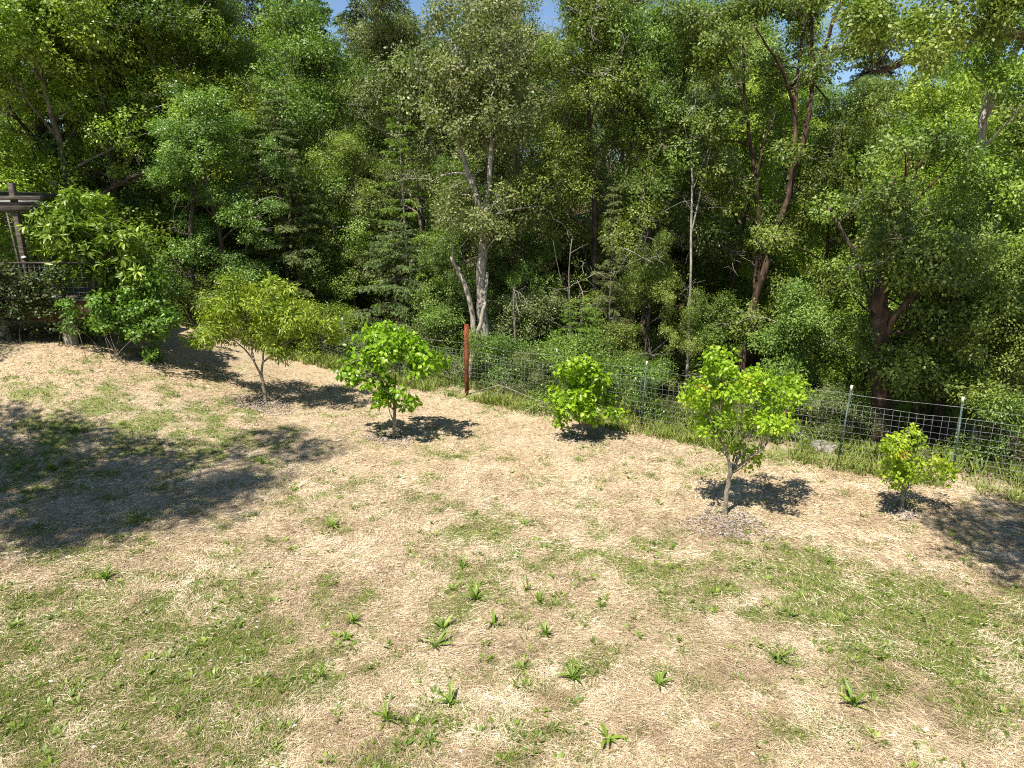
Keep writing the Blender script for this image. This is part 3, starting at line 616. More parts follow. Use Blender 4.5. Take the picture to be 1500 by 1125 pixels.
def custom(name, base, stems, clumps, nleaf, L, Wd, leaf, bark, label, group=None, seed=1, depth=.8, cr=(.3, .5), twig=10, tr=.16, droop=.25, updir=.55, rich=False, pieces=0, Y=None, twigs=0, conn=.35, sides=8, flat=.75, cat='tree'):
    """stems: (r0, r1, [(px, py, dY), ...]); clumps: (px, py, rx, ry, n). Everything is turned into metres about the tree's own foot."""
    r = np.random.RandomState(seed)
    b = G(*base) if Y is None else Vector((X(base[0], Y), Y, hz(X(base[0], Y), Y)))
    b0 = np.array(b); Y0 = b.y; px_m = (Y0 * .97 + 1.35) / FPX
    paths = []
    for r0, r1, pts in stems:
        q = np.array([at(p[0], p[1], Y0 + (p[2] if len(p) > 2 else 0)) for p in pts]) - b0
        n = len(q) * 3; t = np.linspace(0, len(q) - 1, n)
        q = np.stack([np.interp(t, np.arange(len(q)), q[:, c]) for c in range(3)], -1)
        k = np.array([.25, .5, .25]); 
        for _ in range(2): q[1:-1] = q[:-2] * .25 + q[1:-1] * .5 + q[2:] * .25
        q[1:-1] += r.normal(size=(n - 2, 3)) * r0 * .18
        paths.append((q, np.linspace(r0, r1, n)))
    cl = []
    for cc in clumps:
        px, py, rx, ry, n = cc[:5]; dY = cc[5] if len(cc) > 5 else 0
        for _ in range(n):
            u = rdir(1, r)[0] * r.rand() ** .38
            rad = cr[0] + (cr[1] - cr[0]) * r.rand()
            c = np.array(at(px + rx * u[0], py + ry * u[2], Y0 + dY + depth * u[1])) - b0
            cl.append((*c, rad))
    cl = np.array(cl)
    allp = np.concatenate([p for p, _ in paths]) if paths else np.zeros((1, 3)); allr = np.concatenate([q for _, q in paths])
    for c in cl:
        if r.rand() < conn * 2:
            cand = allp + np.array([0, 0, .4]); i = np.argmin(np.linalg.norm(cand - c[:3], axis=1) + .3 * r.rand(len(cand)))
            s = allp[i]; m = (s + c[:3]) / 2 + r.normal(size=3) * .08 * np.linalg.norm(c[:3] - s)
            t = np.linspace(0, 1, 6)[:, None]; q = (1 - t) ** 2 * s + 2 * t * (1 - t) * m + t * t * c[:3]
            ra = max(min(allr[i] * .5, np.linalg.norm(c[:3] - s) * .025), .004); paths.append((q, ra * np.linspace(1, .3, 6)))
    e = empty(name, b, 0, label, cat, group)
    tubes('trunk', paths, M[bark], e, sides)
    arr = leaves_in(cl, nleaf, L, Wd, r, twig, tr, updir, flat, droop)
    if pieces:
        sc = arr[0][:, 1] - arr[0][:, 2] * .3 + r.rand(len(arr[0])) * 1.0      # those facing the lawn first
        o_ = np.argsort(sc); arr = tuple(a[o_] for a in arr)
        leaf_pieces(e, arr, M[leaf], pieces, name)
        rest = tuple(a[pieces:] for a in arr)
    else: rest = arr
    if len(rest[0]): crown_mesh('crown', [rest], M[leaf], e, rich)
    if twigs:
        tw = []
        for k in range(twigs):
            c = cl[r.randint(len(cl))]; d0 = rdir(1, r)[0] * np.array([1, 1, .6])
            a = wander(c[:3], d0, .5 + 1.1 * r.rand(), 6, .28, 0, r); tw.append((a, .011 * np.linspace(1, .3, 6)))
            for s in range(4): tw.append((wander(along(a, .2 + .7 * r.rand()), nrm(a[-1] - a[0]) + rdir(1, r)[0], .3 + .3 * r.rand(), 4, .3, 0, r), .006 * np.linspace(1, .4, 4)))
        tubes('dead_branches', tw, M['twig'], e, 3)['kind'] = 'stuff'
    return e

custom('oak_tree', (1088, 560), [
   (.145, .095, [(1084, 600), (1088, 540), (1095, 490), (1108, 425), (1128, 365), (1148, 310), (1160, 262), (1168, 232)]),
   (.095, .07, [(1166, 240), (1180, 195, .1), (1187, 150, .2), (1192, 122, .2)]),
   (.085, .03, [(1191, 125, .2), (1204, 85, 0), (1217, 42, -.2), (1233, 0, -.4), (1245, -50, -.5)]),
   (.08, .03, [(1191, 125, .2), (1187, 62, .5), (1190, 0, .6), (1194, -60, .8)]),
   (.08, .03, [(1160, 255), (1165, 190, .3), (1167, 120, .5), (1176, 52, .6), (1180, -30, .6)]),
   (.06, .02, [(1166, 165, .4), (1148, 100, .2), (1118, 62, 0), (1095, 15, -.2)]),
   (.14, .04, [(1098, 590, .5), (1104, 470, .6), (1110, 400, .7), (1112, 330, .8), (1108, 262, .8), (1099, 208, .7), (1092, 145, .7), (1088, 60, .8)]),
   (.05, .02, [(1108, 262, .8), (1118, 210, .6), (1135, 170, .4)]), (.05, .015, [(1092, 150, .7), (1070, 90, .5), (1040, 40, .4), (1010, 10, .2)])],
   [(1150, -5, 125, 45, 34, .6), (1060, 60, 60, 60, 22), (1050, 165, 40, 50, 12, .4), (1135, 170, 22, 60, 7, 2), (1250, 55, 40, 50, 9), (1140, 110, 30, 40, 7, 1.8), (1060, 260, 28, 50, 7, .8), (1225, 165, 22, 30, 3, 1), (1020, 20, 50, 60, 12), (1175, 60, 30, 40, 6, 1.8), (1128, 345, 22, 14, 4, -.9), (1160, 225, 20, 14, 3, -.9), (1100, 470, 24, 18, 4, -.8), (1195, 100, 22, 20, 3, -.8), (1215, 300, 26, 30, 5, .5)],
   46000, .10, .055, 'oak', 'bark_red', 'big oak with two dark leaning trunks rising behind the plum tree', GF, 61, 1.6, (.35, .65), 13, .17, Y=23.3, twigs=30, conn=.3)
custom('madrone_tree', (706, 520), [
   (.20, .15, [(708, 560), (709, 500), (706, 440), (707, 385), (708, 340), (710, 312)]),
   (.10, .06, [(698, 520, -.3), (694, 470, -.3), (684, 425, -.4), (670, 395, -.4), (661, 378, -.4)]),
   (.10, .05, [(686, 560, -.5), (697, 500, -.5), (708, 455, -.5), (714, 400, -.2)]),
   (.13, .05, [(708, 322), (699, 290), (687, 255), (677, 225), (660, 180)]),
   (.10, .04, [(711, 318), (718, 265), (719, 215), (722, 150), (735, 80)])],
   [(725, 165, 70, 60, 24), (700, 90, 80, 70, 24), (765, 280, 45, 50, 10), (650, 150, 40, 60, 8), (735, 330, 30, 25, 8), (680, 310, 30, 28, 8), (706, 325, 20, 18, 7), (650, 290, 30, 40, 6), (690, 10, 70, 50, 12)],
   34000, .095, .055, 'bay', 'bark_pale', 'tree with a thick pale forked trunk, one fork snapped off, behind the rust-red post', GF, 62, 1.5, (.4, .75), 13, .2, Y=23.0, twigs=30)
custom('oak_tree', (1290, 650), [
   (.24, .17, [(1284, 690), (1290, 620), (1288, 560), (1287, 500), (1287, 450), (1292, 400)]),
   (.12, .05, [(1289, 460), (1298, 400), (1303, 350), (1301, 310, .3), (1308, 260, .4)]), (.10, .03, [(1287, 500), (1320, 450, -.3), (1350, 420, -.6), (1390, 390, -.8)]),
   (.08, .03, [(1290, 560), (1310, 500, .4), (1340, 440, .8), (1370, 380, 1)])],
   [(1350, 385, 80, 40, 20), (1400, 440, 90, 50, 16), (1330, 500, 60, 45, 14), (1345, 560, 55, 30, 8), (1300, 310, 40, 50, 9), (1460, 400, 50, 50, 8)],
   34000, .085, .048, 'oak', 'bark_red', 'oak with a thick rusty trunk just behind the fence, left of the smallest plum tree', GF, 63, 1.3, (.35, .65), 13, .18, Y=16.4, twigs=26)
custom('oak_tree', (1418, 690), [
   (.15, .10, [(1412, 720), (1422, 650), (1432, 590), (1448, 520), (1455, 460), (1460, 400)]),
   (.10, .10, [(1460, 400), (1458, 330, .5), (1438, 250, 1), (1436, 180, 1.2), (1447, 148, 1.2), (1473, 92, 1.1), (1500, 50, 1), (1560, -10, .8)]),
   (.07, .03, [(1450, 142, 1.2), (1462, 100, 1.2), (1468, 60, 1.3), (1480, 20, 1.3)]), (.07, .03, [(1455, 440), (1480, 380, .2), (1500, 330, .2), (1540, 280, 0)])],
   [(1490, 330, 50, 60, 12), (1440, 60, 60, 45, 9), (1500, 110, 40, 40, 8), (1425, 250, 40, 40, 6), (1530, 20, 60, 50, 10), (1490, 470, 40, 40, 7)],
   19000, .09, .05, 'oak_yellow', 'bark_pale', 'oak whose pale leaning limb crosses the sky at the upper right edge', GF, 64, 1.0, (.35, .6), 13, .18, Y=17.8, twigs=16)
custom('oak_tree', (945, 500), [
   (.17, .12, [(938, 560), (945, 480), (948, 420), (946, 360), (950, 300)]), (.12, .05, [(950, 305), (962, 240, .2), (985, 180, .3), (1005, 110, .3), (1020, 50, .3)]),
   (.10, .04, [(950, 300), (940, 230, .3), (945, 150, .4), (930, 70, .4)])],
   [(950, 120, 70, 90, 26), (1000, 190, 35, 60, 8), (985, 60, 50, 60, 14), (955, 260, 50, 40, 7), (920, 30, 60, 40, 12)],
   26000, .10, .055, 'oak', 'bark_dark', 'tall oak with one dark trunk between the grey-trunked fir and the twin-trunked oak', GF, 65, 1.5, (.4, .75), 13, .16, Y=24.4, twigs=30)
# dead pale limbs
custom('dead_tree', (1005, 520), [(.05, .012, [(1005, 560), (1012, 440), (1012, 330), (1015, 260), (1010, 200), (1022, 130), (1028, 90)]), (.02, .008, [(1016, 275), (1028, 245), (1045, 200), (1058, 175)]), (.025, .008, [(1013, 340, .0), (1035, 240, .1), (1048, 195, 0), (1052, 165, 0)]),
   (.02, .008, [(1014, 230), (998, 170), (1003, 140)])], [(1030, 190, 40, 60, 8)], 300, .06, .03, 'bay', 'twig', 'leafless pale grey dead tree left of the twin-trunked oak', None, 66, .6, (.3, .5), Y=23.4, twigs=20)
custom('dead_limb', (160, 300), [(.13, .05, [(128, 320), (146, 297), (160, 278), (178, 268), (186, 262), (215, 252)]), (.03, .01, [(170, 272), (190, 270), (222, 254)])], [(200, 262, 20, 12, 4)], 60, .06, .03, 'bay', 'bark_red',
   'bare reddish limb with sunlit edge above the loquat', None, 67, .4, (.2, .3), Y=25.5, twigs=3, cat='branch')
custom('dead_limb', (900, 372), [(.022, .009, [(908, 362), (925, 368), (942, 378), (958, 386)]), (.014, .006, [(925, 368), (915, 380), (908, 392)])], [(940, 378, 14, 8, 3)], 20, .05, .02, 'bay', 'twig',
   'bare pale dead branch in front of the dark oak trunk', None, 68, .3, (.15, .2), Y=21.8, twigs=3, cat='branch')
custom('bare_sapling', (820, 420), [(.035, .015, [(836, 560), (835, 460), (833, 400), (838, 350)]), (.014, .006, [(824, 420), (816, 385), (810, 352)]), (.012, .005, [(834, 372), (850, 362), (862, 357)])], [(835, 400, 20, 40, 4)], 120, .06, .03, 'fir_new', 'bark',
   'thin pale bare sapling left of the grey-trunked fir', None, 69, .3, (.2, .3), Y=22.6, twigs=4)
custom('bare_sapling', (758, 555), [(.05, .02, [(758, 575), (757, 520), (752, 460), (754, 420)])], [(754, 440, 15, 30, 3)], 100, .06, .03, 'bay', 'bark', 'short grey sapling trunk right of the rust-red post', None, 70, .3, (.2, .3), Y=22.2, twigs=3)
# dark slim trunks standing in the shade of the wood
tl = [(405, 29, 'behind the peach tree, left one'), (492, 31, 'in the dark gap right of the peach tree'), (525, 30, 'right of the dark gap behind the peach tree'), (880, 27, 'left of the grey-trunked fir'), (1068, 26, 'just left of the twin-trunked oak'),
      (1250, 24, 'in the dark gap right of the bushy live oak'), (1365, 18.6, 'behind the smallest plum tree'), (1440, 17.2, 'near the right edge behind the fence'), (1475, 19.5, 'nearest the right edge behind the fence'), (265, 25.8, 'left of the peach tree')]
for i, (px, Y, w_) in enumerate(tl):
    x = X(px, Y); e = empty('slim_trunk', (x, Y, hz(x, Y)), 0, 'slim dark leafless lower trunk ' + w_, 'tree', 'slim dark trunks inside the wood')
    r = np.random.RandomState(200 + i); p = wander((0, 0, -.4), (.12 * r.normal(), 0, 1), 7.5, 12, .07, .03, r)
    ps = [(p, np.linspace(.13, .05, 12))]
    for s in range(7): ps.append((wander(along(p, .35 + .6 * r.rand()), rdir(1, r)[0] + np.array([0, 0, .5]), 1.8, 6, .15, .03, r), np.linspace(.035, .01, 6)))
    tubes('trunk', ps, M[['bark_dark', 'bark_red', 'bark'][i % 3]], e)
    crown_mesh('crown', [leaves_in([(*q[-1], .55) for q, _ in ps], 3800, .09, .05, r)], M['oak'], e)

# trees beside the lawn, outside the picture; their shade and one branch come into it
put('B3', 'oak_tree', -15.0, 9.1, 15.5, 1.2, .6, 'oak', 'bark', 'big oak left of the lawn that shades its left side', 'tree', 'trees beside the lawn')
put('B1', 'oak_tree', -19.4, 14.2, 15.5, 1.05, 2.6, 'oak', 'bark', 'big oak beyond the left edge that shades the deck', 'tree', 'trees beside the lawn')
custom('oak_tree', (2300, 900), [(.3, .2, [(2500, 1900), (2450, 1200), (2350, 500), (2200, 0)]), (.12, .03, [(2200, 0), (2000, -200), (1800, -300), (1650, -330)]), (.1, .03, [(2200, 0, -.5), (2150, -300, -1.2), (2100, -550, -2)])],
   [(1720, -320, 190, 110, 30, -.4), (2000, -300, 160, 140, 22), (2120, -600, 160, 90, 14, -2.2)], 16000, .10, .055, 'oak', 'bark', 'big oak right of the lawn that shades its right edge', 'trees beside the lawn', 72, 1.3, (.4, .7), 13, .16, Y=7.5)
custom('oak_tree', (1900, 700), [(.28, .2, [(1900, 760), (1890, 500), (1850, 300), (1800, 180)]), (.16, .008, [(1800, 180), (1680, 95, .2), (1560, 60, .4), (1440, 40, .7), (1380, 62, .8), (1310, 98, 1.0), (1285, 106, 1), (1262, 98, 1.1)]),
   (.06, .015, [(1440, 40, .7), (1400, 5, .5), (1350, -30, .3)]), (.05, .012, [(1530, 56, .5), (1500, 10, .4), (1470, -40, .2)]), (.04, .01, [(1380, 62, .8), (1330, 50, 1), (1290, 30, 1.1)])],
   [(1330, 45, 80, 32, 20), (1420, 10, 80, 45, 20), (1500, 0, 60, 45, 12), (1265, 10, 40, 40, 7), (1620, -10, 70, 90, 10), (1360, 80, 45, 10, 5), (1730, 30, 90, 100, 12)],
   21000, .075, .042, 'oak', 'bark_dark', 'oak standing beyond the right edge, one leafy branch hanging across the upper right sky', 'trees beside the lawn', 71, 1.1, (.2, .4), 12, .13, Y=13.2, twigs=10, conn=.16)

# ------------------------------------------------------------------ fruit trees on the lawn
GO = 'young fruit trees on the lawn'
custom('persimmon_tree', (577, 643), [(.045, .035, [(577, 650), (578, 620), (578, 600), (577, 585)]), (.03, .012, [(577, 592), (560, 560), (540, 530), (520, 515)]), (.03, .01, [(577, 590), (580, 545, .2), (575, 500, .2)]), (.03, .01, [(578, 590), (605, 555, -.1), (635, 530)]),
   (.02, .008, [(577, 600), (590, 590, -.4), (600, 575, -.5)])],
   [(560, 505, 58, 26, 24), (545, 545, 45, 28, 14), (625, 535, 26, 20, 9), (600, 520, 35, 22, 9), (580, 582, 32, 20, 12), (575, 490, 30, 10, 6), (515, 550, 14, 18, 4)],
   2700, .125, .085, 'persimmon', 'bark_fruit', 'rounded persimmon tree with large bright green leaves, left of the rust-red post', GO, 81, 1.0, (.13, .24), 6, .12, .55, .5, True, 300, conn=.45)
custom('persimmon_tree', (853, 642), [(.03, .02, [(853, 648), (853, 625), (852, 605)]), (.02, .008, [(853, 625), (835, 600), (822, 575)]), (.02, .008, [(853, 618), (870, 590), (880, 560)]), (.02, .008, [(852, 610), (852, 570, .2), (850, 545, .2)])],
   [(852, 560, 40, 26, 18), (850, 590, 42, 24, 20), (875, 605, 28, 10, 6), (830, 610, 20, 10, 4), (853, 535, 22, 8, 4), (900, 607, 12, 6, 2)],
   2500, .115, .07, 'persimmon', 'bark_fruit', 'small round persimmon tree standing right of the rust-red post', GO, 82, .75, (.12, .22), 6, .11, .5, .5, True, 300, conn=.4)
custom('peach_tree', (387, 588), [(.06, .045, [(390, 594), (386, 565), (381, 545)]), (.035, .012, [(382, 548), (370, 525), (352, 505), (330, 490)]), (.035, .012, [(383, 550), (386, 515), (388, 490), (390, 440)]), (.03, .01, [(386, 530), (405, 515), (425, 500), (450, 480)]),
   (.03, .01, [(372, 528), (365, 490, .3), (360, 450, .3)])],
   [(385, 440, 72, 30, 34), (320, 465, 35, 34, 18), (440, 470, 44, 30, 20), (385, 480, 60, 26, 16), (400, 510, 26, 12, 5), (300, 490, 25, 16, 7), (480, 485, 18, 14, 5), (345, 415, 25, 12, 5)],
   15500, .12, .034, 'peach', 'bark_fruit', 'wide peach tree with narrow yellow-green leaves, leftmost of the fruit trees with bare soil beneath', GO, 83, 1.4, (.18, .34), 9, .16, .65, .5, True, 0, conn=.4)
custom('plum_tree', (1061, 753), [(.05, .042, [(1061, 758), (1065, 725), (1069, 700), (1071, 686)]), (.03, .014, [(1070, 692), (1068, 670), (1062, 655), (1050, 638), (1040, 615)]), (.032, .012, [(1071, 690), (1083, 668, .1), (1096, 650, .1), (1101, 628, .1)]),
   (.03, .01, [(1072, 690), (1095, 672, -.1), (1120, 655, -.2), (1140, 630, -.2), (1158, 590, -.2)]), (.02, .006, [(1072, 684), (1078, 655, .3), (1092, 640, .4), (1085, 590, .4)]), (.012, .004, [(1050, 638), (1060, 570), (1052, 520)]),
   (.014, .004, [(1101, 628, .1), (1112, 580, 0), (1118, 545)]), (.014, .004, [(1040, 615), (1020, 590), (1010, 575)])],
   [(1060, 545, 30, 20, 12), (1040, 580, 34, 22, 14), (1100, 560, 50, 26, 20), (1150, 575, 34, 24, 14), (1095, 610, 50, 24, 16), (1045, 620, 26, 20, 8), (1150, 625, 24, 14, 7), (1055, 522, 12, 12, 4), (1080, 660, 26, 14, 4), (1015, 578, 10, 12, 3), (1095, 668, 14, 8, 2)],
   5600, .075, .048, 'plum', 'bark_fruit', 'vase-shaped plum tree with yellow-green leaves and a long bare trunk, nearest fruit tree', GO, 84, .95, (.10, .20), 7, .10, .15, .5, True, 0, conn=.5)
custom('plum_tree', (1322, 750), [(.032, .026, [(1320, 755), (1322, 735), (1325, 715)]), (.02, .008, [(1324, 720), (1340, 705), (1350, 690), (1375, 680)]), (.018, .006, [(1325, 716), (1318, 690), (1325, 660), (1332, 630)]), (.016, .005, [(1323, 712), (1305, 690), (1295, 665)])],
   [(1320, 665, 30, 20, 10), (1310, 690, 22, 16, 7), (1345, 685, 26, 16, 8), (1385, 690, 20, 12, 6), (1335, 640, 14, 12, 4), (1325, 710, 12, 8, 2), (1298, 655, 12, 8, 3)],
   1900, .072, .046, 'plum', 'bark_fruit', 'smallest plum tree, leafy and low, near the fence at the right', GO, 85, .55, (.09, .17), 7, .09, .2, .5, True, 0, conn=.5)
custom('round_leaved_tree', (216, 528), [(.04, .03, [(218, 532), (214, 505), (212, 480)]), (.025, .01, [(212, 485), (195, 460), (175, 440)]), (.025, .01, [(213, 485), (225, 450), (230, 420)]), (.02, .008, [(213, 490), (240, 470), (255, 455)])],
   [(205, 430, 45, 26, 20), (180, 465, 45, 28, 18), (235, 465, 28, 26, 12), (150, 480, 22, 20, 8), (215, 490, 34, 12, 6), (222, 522, 12, 8, 3), (150, 440, 14, 20, 4)],
   5200, .10, .075, 'fig', 'bark_fruit', 'small tree with round cool green leaves below the loquat at the left', GO, 86, .9, (.16, .28), 7, .14, .3, .6, True, 0, conn=.4)
DY = G(100, 507).y
custom('loquat_tree', (150, 520), [(.09, .06, [(150, 530), (145, 480), (140, 430), (130, 380)]), (.05, .02, [(140, 430), (110, 370), (90, 320)]), (.05, .02, [(135, 400), (160, 360), (190, 350)])],
   [(100, 310, 34, 22, 16), (85, 350, 44, 30, 20), (140, 345, 46, 30, 20), (185, 385, 36, 24, 14), (115, 400, 50, 24, 16), (205, 400, 24, 14, 6), (150, 310, 20, 14, 5), (160, 430, 30, 16, 8), (130, 300, 30, 14, 6), (200, 360, 30, 20, 8), (60, 320, 20, 30, 6)],
   7600, .22, .060, 'loquat', 'bark', 'loquat tree with long glossy leaves in rosettes beside the pergola', None, 87, 1.1, (.24, .4), 11, .10, .1, .7, True, 300, Y=DY + .9, conn=.3, flat=.8)
# ------------------------------------------------------------------ fence
fence = empty('wire_fence', (0, 0, 0), 0, 'wire mesh fence on green posts with white tips along the edge of the wood', 'fence')
posts = [(-14.4, 31.0), (-11.7, 29.0), (-9.0, 27.1), (-6.3, 25.2), (-3.9, 23.1), (-1.43, 21.08), (1.3, 19.05), (3.46, 17.46), (5.5, 16.2), (7.55, 14.9), (9.46, 13.72), (11.5, 12.4), (13.5, 11.15), (15.5, 9.9)]
r = np.random.RandomState(5)
V1, F1 = box_arrays((0, 0, .85), (.045, .006, 1.9)); V2, F2 = box_arrays((0, .018, .85), (.006, .03, 1.9)); VV = [V1, V2]; FF = [F1, F2 + 8]; n = 16
for z in np.arange(.2, 1.7, .11):
    v, f = box_arrays((0, -.008, z), (.012, .01, .02)); VV.append(v); FF.append(f + n); n += 8
pm = None
for i, (x, y) in enumerate(posts):
    if i == 5: continue
    if pm is None: o = build('post', np.concatenate(VV), [np.concatenate(FF)], M['tpost'], fence); pm = o.data
    else: o = bpy.data.objects.new('post', pm); COL.objects.link(o); o.parent = fence
    o.location = (x, y, hz(x, y) - .08); o.rotation_euler = (r.normal() * .025, (.05 if i in (7,) else .02) + r.normal() * .02, .6)
    o.name = 'post'
    if i == 0 or True:
        if 'tipm' not in globals():
            v, f = box_arrays((0, 0, 1.86), (.052, .014, .14)); v2, f2 = box_arrays((0, .02, 1.86), (.014, .034, .14))
            t = build('post_tip', np.concatenate([v, v2]), [np.concatenate([f, f2 + 8])], M['white'], o); tipm = t.data
        else: t = bpy.data.objects.new('post_tip', tipm); COL.objects.link(t); t.parent = o
P = np.array(posts, float); P[5, 1] += 0.0
seg = np.hypot(*np.diff(P, axis=0).T); cum = np.concatenate([[0], np.cumsum(seg)])
def fp(s): return np.interp(s, cum, P[:, 0]), np.interp(s, cum, P[:, 1])
S = np.arange(0, cum[-1], .6)
fxx, fyy = fp(S); zg = np.array([hz(a, b) for a, b in zip(fxx, fyy)]); zg = np.convolve(np.pad(zg, 3, 'edge'), np.ones(7) / 7, 'valid')
sag = np.array([min(abs(s - cum)) for s in S]) / 1.2
for k, h in enumerate([.06, .2, .34, .48, .62, .76, .90, 1.04, 1.18, 1.32, 1.44]):
    wob = .012 * r.normal(size=len(S)) - .035 * sag * (h > 1.3)
    tubes('line_wire', [(np.stack([fxx, fyy - .03, zg + h + wob], -1), .0023 if h < 1.4 else .0034)], M['wire'], fence, 4)
wob = .01 * r.normal(size=len(S)) - .06 * sag
tubes('top_wire', [(np.stack([fxx, fyy - .03, zg + 1.68 + wob], -1), .0036)], M['wire'], fence, 4)
sm = None
sv = np.arange(3.0, cum[-1], .15)
for s in sv[-240:]:
    x, y = fp(s)
    if sm is None: o = tubes('stay_wire', [(np.array([(0, 0, .04), (0.004, 0, .7), (0, 0, 1.43)]), .0022)], M['wire'], fence, 4); sm = o.data
    else: o = bpy.data.objects.new('stay_wire', sm); COL.objects.link(o); o.parent = fence
    o.location = (x, y - .03, float(np.interp(s, S, zg))); o.rotation_euler = (r.normal() * .01, r.normal() * .012, r.rand() * 3)
    o.scale = (1, 1, 1 - .03 * float(min(abs(s - cum)) / 1.2))
# the tall steel post
x, y = G(684, 578).x, 21.0
rp = empty('steel_post', (x, y, hz(x, y)), 0, 'tall square rust-red steel post standing in the fence line left of centre', 'post')
box('post_tube', (0, 0, 1.08), (.11, .11, 2.36), M['rust'], rp, bevel=.008)
box('cap_plate', (0, 0, 2.265), (.118, .118, .012), M['rust'], rp, bevel=.002)
tubes('wire_tie', [(np.array([(.06 * math.cos(a) * 1.15, .06 * math.sin(a) * 1.15, h + .003 * a) for a in np.linspace(0, 6.28, 9)]), .003) for h in (1.68, 1.44)], M['wire'], rp, 4)
rp.rotation_euler = (0, .012, .35)

# stump by the fence
g = G(1208, 662)
r = np.random.RandomState(9); k = 18
st = empty('tree_stump', (g.x, g.y + .15, hz(g.x, g.y + .15)), 0, 'low grey cut stump at the fence in the grass, right of the plum tree', 'stump')
ang = np.arange(k) * 2 * math.pi / k; prof = 1 + .10 * r.normal(size=k)
rings = [(.36, -.1), (.33, .04), (.30, .12), (.29, .165)]
Vs = np.concatenate([np.stack([np.cos(ang) * a * prof, np.sin(ang) * a * prof * .9, np.full(k, h) + .008 * r.normal(size=k)], -1) for a, h in rings])
Fs = np.concatenate([np.stack([i * k + np.arange(k), i * k + (np.arange(k) + 1) % k, (i + 1) * k + (np.arange(k) + 1) % k, (i + 1) * k + np.arange(k)], -1) for i in range(3)])
build('stump_bark', Vs, [Fs], M['rock'], st)
V_ = np.concatenate([np.stack([np.cos(ang) * .285 * prof, np.sin(ang) * .285 * prof * .9, np.full(k, .168) + .004 * r.normal(size=k)], -1), [[0, 0, .175]]])
build('cut_face', V_, [np.stack([np.arange(k), (np.arange(k) + 1) % k, np.full(k, k)], -1)], M['rock'], st)

# ------------------------------------------------------------------ deck and pergola at the left
Yd = DY
def zat(py, Y=Yd): return at(60, py, Y).z
x1 = at(132, 450, Yd).x; x0 = x1 - 9.0; zb, zf, zr = zat(466), zat(441), zat(385)
deck = empty('raised_deck', (x1, Yd, hz(x1, Yd)), 0, 'raised wooden deck on round piers with a wire-mesh railing, at the left edge', 'deck')
Ld = lambda x, y, z: (x - x1, y - Yd, z - deck.location.z)
def dbox(name, c, s, mat, par=deck, bev=.006, rot=None): return box(name, Ld(*c), s, mat, par, rot, bev)
dbox('rim_board', ((x0 + x1) / 2, Yd + .05, (zb + zf) / 2), (x1 - x0, .06, zf - zb), M['wood_dark'])
dbox('end_board', (x1 - .03, Yd + 2.1, (zb + zf) / 2), (.06, 4.0, zf - zb - .01), M['wood_dark'])
for i in range(28):
    y_ = Yd + .02 + i * .145; dbox('deck_board', ((x0 + x1) / 2, y_, zf + .022), (x1 - x0 + .06, .137, .036), M['wood'], bev=.004)
for i in range(5):
    dbox('joist', ((x1 - .5 - i * 1.6), Yd + 2.1, zb + .2), (.08, 3.9, .26), M['wood_dark'])
dbox('handrail', ((x0 + x1) / 2, Yd + .03, zr), (x1 - x0 + .1, .10, .045), M['wood'])
for i in range(7): dbox('railing_post', (x1 - .75 - i * 1.3, Yd + .06, (zf + zr) / 2 + .02), (.09, .09, zr - zf - .06), M['wood'])
for i in range(7):
    z_ = zf + .1 + i * .145
    tubes('railing_wire', [(np.array([Ld(x0, Yd + .0, z_), Ld((x0 + x1) / 2, Yd, z_ + .004), Ld(x1, Yd + .0, z_)]), .0035)], M['wire'], deck, 4)
for i in range(60):
    x_ = x1 - .1 - i * .148
    tubes('railing_stay', [(np.array([Ld(x_, Yd + .0, zf + .06), Ld(x_, Yd, zf + .5), Ld(x_, Yd + .0, zr - .04)]), .003)], M['wire'], deck, 4)
def pier(px, ybot):
    g = at(px, 480, Yd + .25); zg_ = hz(g.x, g.y)
    ang = np.arange(16) * 2 * math.pi / 16; hgt = zb - zg_; V_, rr = [], []
    zs = np.linspace(-.15, hgt - .01, 9)
    V_ = np.concatenate([np.stack([np.cos(ang) * (.19 + .006 * (j % 2)), np.sin(ang) * (.19 + .006 * (j % 2)), np.full(16, z_)], -1) for j, z_ in enumerate(zs)])
    V_ = V_ + np.array(Ld(g.x, g.y, zg_)); F_ = np.concatenate([np.stack([i * 16 + np.arange(16), i * 16 + (np.arange(16) + 1) % 16, (i + 1) * 16 + (np.arange(16) + 1) % 16, (i + 1) * 16 + np.arange(16)], -1) for i in range(8)])
    build('pier', V_, [F_, np.array([np.arange(16) + 128])], M['concrete'], deck)
pier(101, 505); pier(4, 515); pier(-90, 515)
dbox('beam', ((x0 + x1) / 2, Yd + .3, zb - .07), (x1 - x0 - .3, .12, .13), M['wood_dark'])
# pergola
xp = at(27, 330, Yd + .35).x; yp = Yd + .35; ztop = zat(268, yp)
per = empty('pergola', (xp, yp, zf + .04), 0, 'weathered grey timber pergola frame standing on the deck at the left edge', 'pergola')
Lp = lambda x, y, z: (x - xp, y - yp, z - per.location.z)
for i, dx in enumerate((0, -3.6)):
    box('post', Lp(xp + dx, yp, (zf + ztop) / 2 + .02), (.14, .14, ztop - zf - .04), M['wood'], per)
    box('post', Lp(xp + dx, yp + 3.2, (zf + ztop) / 2 - .2), (.14, .14, ztop - zf - .5), M['wood'], per)
xe = at(66, 290, yp).x
box('beam', Lp(xe - 3.2, yp - .11, zat(303, yp)), (6.4 - .5, .05, .26), M['wood'], per)
box('beam', Lp(xe - 3.2, yp + .11, zat(303, yp)), (6.4 - .5, .05, .26), M['wood'], per)
for j, yy in enumerate((-.05, .0, .05)): pass
box('top_beam', Lp(xe - 3.0, yp - .13, zat(290, yp)), (6.0, .16, .11), M['wood'], per)
